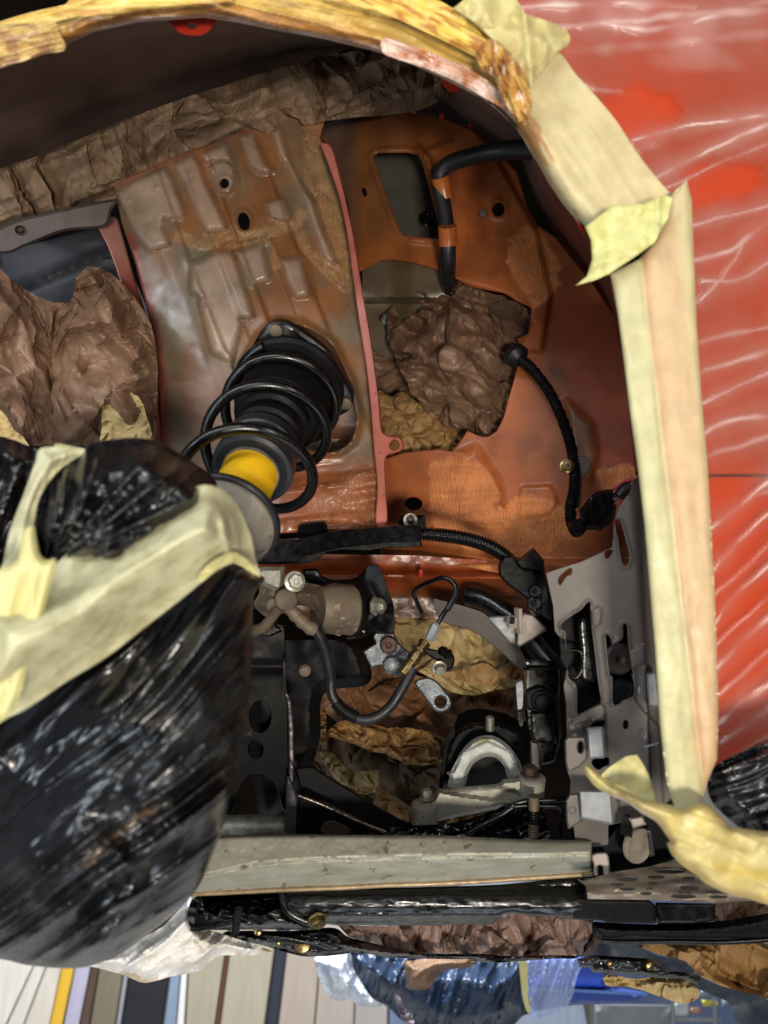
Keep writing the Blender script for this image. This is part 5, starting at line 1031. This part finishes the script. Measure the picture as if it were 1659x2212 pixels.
# perforated undertray
pt = thing('perforated_undertray', 'shiny beige perforated undertray below the black module at lower right', 'undertray', (1400,1960,.78))
PT = Q(18,(600,50),(640,60),(800,10),(1000,-20),(1250,-90),(1400,0),(1659,100),(1640,170),(1560,170),(1380,182),(1240,178),(1000,165),(660,162),(657,90))
ph_ = []
for x, y, a, b_2 in ((880,50,60,9),(825,78,38,6),(880,105,42,7),(1040,38,48,8),(1025,68,28,4),(1005,100,22,3),(985,130,32,6),(1220,45,34,8),(1225,95,52,8),(1200,125,36,5),(1190,145,70,9),(1385,148,50,5),(1355,118,40,5),(1120,8,80,9)):
    ph_.append(circ(*Q(18,(x,y))[0], a*.39, b_2*.45, 14, .02))
sheet('tray_panel', PT, lambda u, v, e: .78-.0006*(v-1890)+.012*np.exp(-e/3)*0+.010*sst(v, 1925, 1950)-.006*fbm(u/70, v/12, 3, 2), M('glossy_beige_tray', '8d8070', '7a6e60', sc=20, rough=.25, metal=.4), pt, sp=5, thick=.003, smooth=False, holes=ph_, inset=1)
sheet('tray_backing', Q(18,(640,50),(1000,-10),(1250,-60),(1600,100),(1500,160),(900,158),(665,155)), plane(.81), mt_dark, pt, sp=20, thick=.003, smooth=False)  # dark sheet standing in for the shade behind the perforations
# ================================================================== SUBFRAME LEFT
sf = thing('subframe_upright', 'black subframe upright with three round holes beside the bagged hub', 'subframe', (590,1800,.93))
SFH = [circ(*Q(8,(195,368))[0], 23, 34, a=.0), circ(*Q(8,(170,549))[0], 16, 19), Q(8,(45,960),(60,850),(90,750),(140,690),(190,682),(250,705),(285,760),(310,850),(320,960))]
sheet('upright_plate', Q(8,(20,-100),(100,-140),(230,-150),(330,-140),(335,60),(330,220),(345,300),(350,600),(355,760),(400,800),(410,1010),(360,1030),(0,1030),(0,400)), lambda u, v, e: .945+.0001*(u-560)-.004*np.exp(-((v-1440)/12)**2)-.0003*fbm(u/40, v/60, 5), mt_frame, sf, sp=5, thick=.005, smooth=False, holes=SFH, inset=1.6, bev=.002)
sheet('upright_flange', Q(8,(320,60),(335,55),(340,220),(365,270),(378,400),(382,560),(380,760),(358,765),(352,600),(350,420),(342,300),(325,215)), lambda u, v, e: .925-.004*sst(e, 0, 3)-.002*fbm(u/5, v/5, 6, 2), M('edge_highlight_steel', '6c6468', '2a282b', sc=90, rough=.35, metal=.5, ramp=(.42,.6), bump=[(500,.5,.001)]), sf, sp=4, thick=.012, inset=1)  # edge highlight of the upright painted as a pale strip
sheet('upright_foot', Q(8,(345,700),(385,760),(410,840),(405,1015),(330,1015),(335,850)), lambda u, v, e: .915-.006*sst(e, 0, 6), M('purple_grey_steel', '3c3b42', '2c2b31', sc=18, rough=.45), sf, sp=5, thick=.012, inset=1.3)
sheet('upright_web', Q(8,(0,-280),(130,-260),(240,-330),(420,-340),(450,-300),(330,-180),(330,-100),(250,-60),(0,-80)), lambda u, v, e: .955-.012*sst(e, 0, 8), mt_black, sf, sp=5, thick=.01, smooth=False, inset=1.5, holes=[circ(*Q(6,(180,725))[0], 17, 14), circ(*Q(6,(320,735))[0], 14, 12)])
lathe('lower_pipe', p3((*Q(8,(-20,985))[0], .93)), p3((*Q(8,(300,985))[0], .93))-p3((*Q(8,(-20,985))[0], .93)), [(0,.016),(.11,.016),(.112,.014),(.118,.014)], mt_boltgrey, sf, 26)
dp = sheet('dark_gearbox_casing', [(640,1360),(760,1370),(800,1440),(790,1480),(700,1500),(690,1600),(650,1700),(560,1760),(540,1400)], lambda u, v, e: 1.02-.03*sst(e, 0, 25)-.012*fbm(u/60, v/60, 5, 2), mt_blackmat, sp=6, thick=.01)
tag(dp, 'oily black casing in shadow left of the brake hose loop', 'casing')
bolt('bolt', (*Q(14,(455,1000))[0], .98), .006, (.1,.2,1), mt_cast, cat='bolt', label='tiny pale bolt in the black shadow left of the brake hose')
db = thing('diagonal_brace', 'black diagonal brace with bright worn upper edge above the aluminium beam', 'brace', (760,1800,.9))
sheet('brace_plate', Q(8,(405,800),(450,790),(560,850),(700,920),(800,970),(895,1010),(880,1040),(400,1040)), lambda u, v, e: .905-.003*sst(e, 0, 4), mt_frame, db, sp=5, thick=.006, smooth=False, inset=1.5, holes=[Q(8,(560,955),(600,950),(660,975),(695,1010),(540,1012))])
tube('brace_edge', [(x, y, .899) for x, y in Q(8,(408,805),(470,828),(560,865),(700,930),(800,972),(890,1006))], .0022, M('worn_edge', '8a8078', '3a3430', sc=200, rough=.3, metal=.8), db, 8)
sheet('brace_web', Q(8,(385,650),(480,640),(600,715),(720,790),(850,870),(960,930),(1050,965),(1200,970),(1180,1020),(880,1020),(700,925),(560,855),(420,795)), lambda u, v, e: .93-.004*sst(e, 0, 4), mt_blackmat, db, sp=5, thick=.01, smooth=False, inset=1.5)
# ================================================================== ENGINE MOUNT
em = thing('engine_mount', 'engine mount with a silver arch liner above a cast aluminium arm', 'engine mount', (1060,1780,.95))
def cq(*p): return Q(8, *p)
OUT = cq((1235,755),(1240,700),(1225,680),(1250,665),(1265,640),(1300,570),(1350,510),(1400,480),(1450,472),(1500,480),(1560,520),(1610,580),(1640,640),(1650,700),(1600,725),(1560,700),(1545,650),(1510,605),(1470,590),(1430,595),(1380,625),(1350,670),(1320,755))
sheet('silver_arch', OUT, lambda u, v, e: .985-.014*sst(e, 0, 9)-.006*pad(u, v, cq((1235,755),(1265,640),(1330,560),(1450,505),(1570,560),(1640,690),(1700,690),(1600,500),(1450,450),(1280,540),(1220,755)), 2), M('silver_arch_cast', 'c0c2bc', '9c9e94', sc=26, rough=.5, metal=.2, bump=[(200,.3,.001)], spots=(30, .64, '8c7f50')), em, sp=3.2, thick=.045, inset=1.2)
sheet('mount_housing', cq((1180,760),(1200,640),(1240,500),(1290,440),(1370,400),(1500,395),(1600,430),(1720,560),(1750,760)), lambda u, v, e: 1.02-.012*sst(e, 0, 8), mt_blackmat, em, sp=6, thick=.05, smooth=False, inset=1.5)
sheet('mount_cavity_shade', cq((1320,760),(1340,680),(1400,600),(1460,585),(1520,600),(1560,700),(1570,760)), plane(1.004), mt_dark, em, sp=9, thick=.01)  # dark sheet painting the shade inside the arch
sheet('mount_edge', cq((1185,760),(1210,540),(1240,450),(1268,425),(1272,470),(1240,520),(1225,600),(1205,760)), plane(.985), mt_frame, em, sp=4, thick=.02, inset=1)
lathe('mount_stud', p3((*cq((1465,405))[0], 1.0)), cdir(0,1,.1), [(-.01,.006),(.008,.006),(.010,.004)], mt_boltgrey, em, 12)
ARMP = cq((1060,860),(1080,840),(1150,820),(1180,770),(1300,758),(1500,740),(1540,715),(1600,712),(1640,700),(1659,690),(1700,740),(1700,860),(1590,870),(1500,880),(1380,905),(1250,930),(1170,950),(1120,965),(1050,965))
sheet('cast_arm', ARMP, lambda u, v, e: .945-.022*sst(e, 0, 8)+.015*pad(u, v, cq((1190,785),(1500,760),(1600,770),(1640,820),(1500,835),(1300,805)), 3)-.0008*fbm(u/12, v/12, 5, 2), mt_alu, em, sp=3.6, thick=.03, inset=1.2)
bp0 = Q(21,(590,840))[0]
lathe('arm_boss', p3((*bp0, .925)), cdir(0,1,.18), [(-.008,.0165),(.010,.0150),(.026,.0155),(.033,.0165),(.0345,.014)], mt_alu, em, 36)
lathe('mount_bolt', p3((*Q(21,(580,690))[0], .915)), cdir(0,1,.18), [(0,.0120),(.002,.0120),(.003,.0085),(.011,.0085),(.012,.007)], mt_rust, em, 6)
lathe('arm_bolt', p3((*cq((1115,825))[0], .93)), cdir(0,1,.1), [(0,.0085),(.003,.0085),(.004,.0062),(.012,.0062),(.013,.005)], mt_boltgrey, em, 6)
lathe('boss_left', p3((*cq((1105,960))[0], .93)), cdir(0,1,.1), [(-.012,.0170),(.016,.0150),(.020,.0165),(.026,.0165),(.027,.013)], mt_alu, em, 28)
sb = thing('lower_stud', 'threaded stud and nut standing on the black crossmember under the cast boss', 'threaded stud', (1148,1800,.9))
sx, sy = Q(21,(600,1030))[0]
lathe('stud_thread', p3((sx,sy,.88)), cdir(0,1,.05), [(k*.0016, .0066 if k % 2 else .0058) for k in range(32)], mt_cast, sb, 16)
lathe('stud_nut', p3((*Q(21,(602,945))[0], .88)), cdir(0,1,.05), [(0,.0105),(.001,.0105),(.003,.0085),(.013,.0085),(.014,.007)], mt_frame, sb, 6)
cmb = thing('crossmember_top', 'glossy black crossmember flange with oily folds above the aluminium beam', 'crossmember', (1100,1800,.9))
sheet('flange_plate', Q(8,(880,985),(1050,968),(1200,965),(1330,940),(1480,890),(1560,850),(1760,840),(1800,1050),(880,1050)), lambda u, v, e: .915-.015*folds(u, v, -.3, 200, 26, 5)-.006*fbm(u/18, v/9, 4, 3), mt_black, cmb, sp=4, thick=.006, smooth=False)
tube('flange_bead', [(x, y, .893) for x, y in Q(21,(480,860),(540,838),(620,832),(700,828),(778,822))], .003, mt_black, cmb, 10)
tube('flange_bead', [(x, y, .89) for x, y in Q(21,(490,865),(560,860),(690,862),(740,866),(760,885))], .003, mt_black, cmb, 10)
tube('flange_bead', [(x, y, .888) for x, y in Q(8,(1330,1025),(1400,980),(1500,930),(1590,870))], .0028, mt_black, cmb, 10)
sheet('flange_leg', Q(21,(740,955),(760,950),(765,1045),(745,1045)), plane(.875), mt_frame, cmb, sp=5, thick=.01, smooth=False, inset=1)
# ================================================================== ALUMINIUM BEAM
bm_ = thing('aluminium_beam', 'dull speckled aluminium beam crossing below the engine bay', 'beam', (840,1920,.78))
CRE = Q(11,(870,222),(920,210),(1000,190),(1100,168),(1300,152),(1450,145),(1659,140))+Q(12,(300,132),(500,130),(840,124),(900,124))
TOPB = Q(11,(900,55),(980,46),(1150,42),(1330,40),(1659,44))+Q(12,(200,44),(300,47),(450,56),(600,62),(835,66),(900,68))
BOTB = Q(12,(900,215),(840,220),(700,230),(550,240),(400,250),(200,260),(0,266))+Q(11,(1500,275),(1200,286),(1000,296),(860,302),(820,305))
def bmd(u, v, e):
    yc = np.interp(u, [p[0] for p in CRE], [p[1] for p in CRE]); yt = np.interp(u, [p[0] for p in TOPB], [p[1] for p in TOPB]); bb = BOTB[::-1]; yb = np.interp(u, [p[0] for p in bb], [p[1] for p in bb])
    t = np.where(v < yc, (yc-v)/(yc-yt), (v-yc)/(yb-yc))
    d = np.where(v < yc, .80+.018*t, .800+.030*t**1.2)
    d = d+.003*np.exp(-((v-yc-1)/2.5)**2)+.010*np.exp(-e/2.2)
    return d-.0008*fbm(u/9, v/9, 5, 2)
sheet('beam_section', TOPB+BOTB, bmd, mt_beam, bm_, sp=3.6, thick=.03, smooth=False, sharp=60, inset=1, creases=[[(x, y+o_) for x, y in CRE] for o_ in (0, 2.5, 6)])
tube('beam_lower_lip', [(x, y-3, .826) for x, y in BOTB], .0028, M('worn_beam_lip', 'a89070', '8a7558', sc=80, rough=.4, metal=.4), bm_, 8)
# ================================================================== UNDER THE BEAM
ut = thing('subframe_tube', 'long glossy black subframe tube under the aluminium beam', 'subframe', (900,2010,.85))
TB = Q(17,(590,118),(640,112),(900,104),(1300,96),(1659,86),(1800,80))+Q(18,(560,45),(600,42),(660,88),(660,160),(690,165),(700,270),(690,283),(560,272),(470,258),(330,255),(250,240),(200,250),(130,300),(60,306),(0,300))+Q(17,(1400,308),(1200,306),(1000,305),(900,308),(840,300),(800,330),(740,310),(660,250),(610,200),(592,150))
def utd(u, v, e):
    t = (v-1915)/90.
    return .845+.03*sst(v, 1975, 1990)-.022*np.sin(np.clip(t, 0, 1)*math.pi)**.7-.003*fbm(u/40, v/14, 5, 3)-.006*folds(u, v, .02, 200, 14, 6)*sst(v, 1970, 1985)+.012*np.exp(-e/3)
sheet('tube_body', TB, utd, mt_black, ut, sp=4, thick=.01, smooth=False, sharp=70, creases=[[(560,y_),(1240,y_)] for y_ in (1970,1976,1984,1992)])
sheet('tube_bracket', Q(18,(600,150),(700,160),(1000,165),(1045,200),(1045,290),(1020,298),(770,290),(740,280),(580,268),(570,220)), lambda u, v, e: .83-.008*sst(e, 0, 5), mt_blackmat, ut, sp=5, thick=.02, smooth=False, inset=1.4)
sheet('tube_bracket', Q(18,(1035,180),(1370,185),(1365,280),(1240,300),(1050,300)), lambda u, v, e: .85-.006*sst(e, 0, 5), mt_black, ut, sp=5, thick=.02, smooth=False, inset=1.4)
lb = thing('lower_arm_bracket', 'glossy black pressed bracket curving round at the lower left of the beam', 'bracket', (500,2030,.84))
sheet('bracket_shell', Q(17,(68,260),(75,210),(100,160),(150,142),(400,125),(590,120),(600,180),(620,230),(660,255),(740,310),(760,332),(560,330),(400,330),(200,332),(100,326),(75,300)), lambda u, v, e: .86-.02*sst(e, 0, 18)+.05*pad(u, v, Q(17,(165,150),(590,125),(600,200),(545,215),(480,240),(340,225),(260,205),(230,240),(190,230),(165,200)), 4)-.008*folds(u, v, .1, 120, 20, 8), mt_black, lb, sp=3.6, thick=.008, sharp=80)
tube('bracket_bead', [(x, y, .832) for x, y in Q(17,(592,125),(598,170),(625,225),(665,255),(720,280),(790,300))], .0045, mt_black, lb, 10)
tube('bracket_bead', [(x, y, .838) for x, y in Q(17,(90,320),(150,315),(230,300),(300,285),(335,270),(345,250))], .004, mt_black, lb, 10)
lathe('bracket_stud', p3((*Q(17,(345,265))[0], .83)), cdir(.2,1,.3), [(-.02,.005),(.012,.005),(.013,.003)], mt_black, lb, 10)
bolt('bracket_nut', (*Q(17,(785,270))[0], .825), .009, (.3,-.5,.8), mt_brass, lb)
la = thing('rear_crossmember', 'lower glossy black crossmember sweeping right under the brown paper', 'crossmember', (800,2060,.95))
sheet('member_shell', Q(17,(270,345),(400,335),(600,338),(720,330),(880,320),(960,370),(1100,405),(1250,438),(1450,462),(1659,462))+Q(18,(160,470),(330,474),(480,470),(600,475),(590,490),(480,490),(350,500),(150,512),(0,500))+Q(17,(1659,495),(1450,492),(1200,485),(1100,470),(1000,458),(900,470),(800,478),(700,476),(560,440),(500,420),(400,400),(300,385)),
      lambda u, v, e: .99-.016*sst(e, 0, 12)-.016*folds(u, v, .16, 160, 18, 12), mt_black, la, sp=3.6, thick=.008, sharp=80)
sheet('member_box', Q(18,(605,492),(672,474),(700,470),(850,480),(1000,490),(1060,520),(1110,560),(1200,566),(1285,582),(1280,640),(1180,600),(1060,598),(960,580),(760,570),(690,566),(672,540),(615,538)), lambda u, v, e: .97-.014*sst(e, 0, 7)-.008*fbm(u/20, v/10, 7, 2), mt_black, la, sp=4, thick=.02, smooth=False, inset=1.3)
for q, r in ((Q(18,(1003,530))[0], .006), (Q(18,(785,517))[0], .005)): lathe('member_rivet', p3((*q, .952)), cdir(0,.3,1), [(0,r),(.003,r*.8),(.004,r*.3)], mt_brass, la, 12)
for x, y, r in ((460,340,.006),(570,398,.005),(705,412,.012)): lathe('member_rivet', p3((*Q(17,(x,y))[0], .968)), cdir(0,.5,1), [(0,r),(.003,r*.8),(.004,r*.3)], mt_brass, la, 14)
ll = thing('lower_black_rail', 'smooth black rail under the perforated undertray at the right edge', 'rail', (1400,2030,.86))
sheet('rail_shell', Q(18,(690,290),(760,290),(1030,300),(1300,290),(1500,270),(1720,240),(1720,380),(1659,398),(1400,400),(1150,398),(900,388),(860,398),(760,396),(715,380),(692,350)), lambda u, v, e: .87-.020*sst(e, 0, 16), mt_blackmat, ll, sp=5, thick=.02, sharp=70)
tube('rail_bead', [(x, y, .858) for x, y in Q(18,(740,392),(860,398),(1130,396),(1400,400),(1659,385),(1720,370))], .0028, mt_black, ll, 8)
paper('masking_paper', 'mauve brown paper hanging between the subframe tube and the crossmember', Q(17,(895,300),(980,306),(1200,308),(1500,300),(1659,300))+Q(18,(130,290),(250,235),(470,255),(690,275),(700,330),(745,395),(700,430),(620,468),(480,478),(300,476),(160,472),(0,460))+Q(17,(1659,462),(1400,458),(1200,440),(1080,405),(960,370)), 1.02, mt_kraftmauve, 95, .06, 51, sp=4.5, lt=7, ang=1.4, st=1.5, fold=.02, fw=34)
paper('masking_paper', 'large brown paper sheet sagging below the black rail at the right edge', Q(18,(900,388),(1150,398),(1659,395),(1730,395),(1730,720),(1600,690),(1400,640),(1290,590),(1200,505),(1060,470),(960,430)), 1.0, mt_kraft, 130, .06, 52, sp=5, lt=6, ang=.5, st=1.8, fold=.03, fw=40)
paper('masking_paper', 'brown paper corner above the black rail at the right edge', Q(18,(1370,180),(1560,165),(1720,200),(1720,260),(1500,280),(1365,290)), .92, mt_kraftdark, 70, .02, 53)
paper('masking_paper', 'golden crinkled paper tongue hanging under the rear crossmember', Q(18,(760,570),(760,638),(860,640),(960,665),(1060,700),(1140,730),(1220,735),(1280,700),(1275,660),(1200,600),(1060,590),(900,600)), 1.05, mt_kraftpale, 36, .025, 54, sp=3.6, lt=4, fold=.015, fw=16)
mm_ = sheet('dark_undershield', Q(18,(700,395),(900,390),(980,440),(1060,475),(1200,505),(1290,590),(1400,640),(1659,700),(1730,720),(1730,900),(1500,850),(1450,740),(1280,660),(1180,600),(1060,560),(850,480),(600,480),(640,455)), lambda u, v, e: 1.10-.02*fbm(u/60, v/40, 3), M('blue_black_shield', '232b38', '19202b', sc=8, rough=.5), sp=8, thick=.004)
tag(mm_, 'blue black undershield behind the sagging brown paper at lower right', 'undershield')
# white plastic bag
wb = sheet('white_plastic_bag', Q(11,(360,600),(420,560),(560,510),(700,440),(800,350),(880,440),(960,470),(1050,500),(1172,545),(1150,556),(1050,566),(945,568),(860,630),(790,645),(740,655),(680,672),(620,682),(560,660),(520,645),(430,620)), lambda u, v, e: .96-.03*sst(e, 0, 30)-.016*folds(u, v, -.7, 120, 22, 4)-.006*crump(u, v, 36, 4, 3), M('white_polythene', 'f0ebe4', 'c8b698', sc=14, rough=.3, ramp=(.45,.62), coat=.3), sp=4, thick=.0006, sharp=180)
tag(wb, 'milky white plastic bag hanging below the big black bag', 'plastic bag')
# far hub bundle
hub = thing('far_hub_bundle', 'far wheel hub wrapped in pale blue plastic and dark bag under the car', 'bagged hub', (760,2170,1.9))
sheet('pale_plastic', Q(17,(778,480),(860,470),(965,458),(990,560),(1040,640),(1100,720),(1145,745),(1100,760),(1010,745),(970,710),(920,725),(860,705),(815,640),(785,560)), lambda u, v, e: 1.9-.05*sst(e, 0, 30)-.04*folds(u, v, 1.2, 60, 16, 5)-.02*crump(u, v, 26, 4, 3), M('blue_white_polythene', 'dfe6f2', '9db2d8', sc=7, rough=.3, ramp=(.42,.62)), hub, sp=3.6, thick=.002, sharp=180)
sheet('dark_bag', Q(17,(965,455),(1100,460),(1200,480),(1659,480))+Q(18,(170,505),(290,508),(320,640),(345,780),(300,810),(200,900),(0,950))+Q(17,(1500,950),(1280,850),(1180,760),(1080,700),(1020,600),(975,520)), lambda u, v, e: 1.95-.08*sst(e, 0, 60)-.05*folds(u, v, 1.9, 160, 26, 6), M('blue_haze_bag', '2b3d58', '1c2a40', sc=6, rough=.3), hub, sp=5, thick=.002, sharp=180)  # bluish haze painted into the colour of the black bag
sheet('brown_paper_roll', Q(17,(1268,505),(1300,503),(1480,480),(1659,500),(1620,540),(1480,560),(1400,655),(1290,658),(1275,600)), lambda u, v, e: 1.8-.05*sst(e, 0, 20)-.02*folds(u, v, -.5, 90, 14, 5), mt_kraftdark, hub, sp=4, thick=.002, sharp=180)
sheet('yellow_tape_edge', Q(18,(285,508),(328,508),(330,600),(332,700),(345,775),(330,790),(305,720),(290,600)), plane(1.78), mt_ptape, hub, sp=5, thick=.003)
sheet('crumpled_tape_end', Q(17,(1215,690),(1240,700),(1270,760),(1310,800),(1320,852),(1270,852),(1240,780)), lambda u, v, e: 1.8-.02*folds(u, v, .6, 30, 9, 5), M('mauve_tape', '9a8c96', '6d6a78', sc=20, rough=.4), hub, sp=4, thick=.003)
bl = thing('blue_tub', 'blue plastic tub under clear film behind the rear crossmember', 'tub', (1250,2130,2.2))
sheet('tub_wall', Q(18,(325,480),(760,470),(765,640),(990,680),(920,740),(610,745),(360,780),(330,700)), lambda u, v, e: 2.2-.03*sst(e, 0, 8)+.02*np.exp(-((v-(1879+658*.39))/3)**2), M('blue_plastic', '3a55a8', '2c448f', sc=4, rough=.35), bl, sp=6, thick=.05, smooth=False, inset=1.5)
sheet('tub_rim', Q(18,(328,650),(560,658),(780,668),(1000,682),(990,695),(760,685),(540,672),(330,664)), plane(2.14), M('blue_rim', '6f96e0', '5a80cc', sc=8, rough=.4), bl, sp=8, thick=.03)
tf = sheet('tub_film', Q(18,(330,480),(620,480),(600,600),(560,740),(480,790),(390,830),(340,780)), lambda u, v, e: 2.08-.05*folds(u, v, 1.9, 220, 20, 9), mt_bluefilm, bl, sp=4, thick=.001, attrs={'milk': lambda u, v, e: folds(u, v, 1.9, 220, 20, 9)}, sharp=180)
# far workshop clutter
gw = sheet('glass_cabinet', Q(18,(700,740),(1120,745),(1125,950),(700,950)), plane(2.9), M('grey_cabinet', '7f8488', '6a7076', sc=4, rough=.4), sp=20, thick=.3, smooth=False, inset=3, bev=.02)
tag(gw, 'grey cabinet standing far behind the blue tub', 'cabinet')
for k, (pl, c, nm, lab) in enumerate(((Q(18,(1140,735),(1220,730),(1225,810),(1150,812)), 'a5a9ac', 'storage_box', 'light grey box on the far shelf left of the yellow one'), (Q(18,(1290,715),(1380,722),(1385,755),(1300,755)), 'c8c050', 'storage_box', 'small yellow box on the far shelf at lower right'),
    (Q(18,(1285,660),(1330,655),(1335,700),(1290,700)), '8b98a8', 'storage_box', 'blue grey box on top of the far shelf stack'), (Q(18,(1225,760),(1290,760),(1290,800),(1230,800)), '9a7462', 'storage_box', 'small brown box between grey boxes on the far shelf'), (Q(18,(1345,650),(1410,655),(1415,700),(1350,700)), '707a88', 'storage_box', 'dark grey box above the small yellow box'),
    (Q(18,(1400,760),(1450,720),(1440,700),(1400,712)), 'b8c4d0', 'storage_box', 'pale blue box right of the small yellow box'))):
    o = sheet(nm, pl, plane(2.8), M('box_'+c+str(k), c, sc=5, rough=.5), sp=9, thick=.15, smooth=False, inset=2, bev=.01); tag(o, lab, 'box')
shf = thing('far_shelf', 'far white metal shelf edge at the bottom right corner', 'shelf', (1530,2210,2.8))
sheet('shelf_board', Q(18,(1130,815),(1400,818),(1400,840),(1130,838)), plane(2.75), mt_steelsmooth, shf, sp=12, thick=.3, smooth=False)
sheet('shelf_post', Q(18,(1352,700),(1372,700),(1380,960),(1358,960)), plane(2.74), mt_steelsmooth, shf, sp=12, thick=.03, smooth=False)
sheet('shelf_post', Q(18,(1120,730),(1140,730),(1142,960),(1122,960)), plane(2.74), mt_steelsmooth, shf, sp=12, thick=.03, smooth=False)
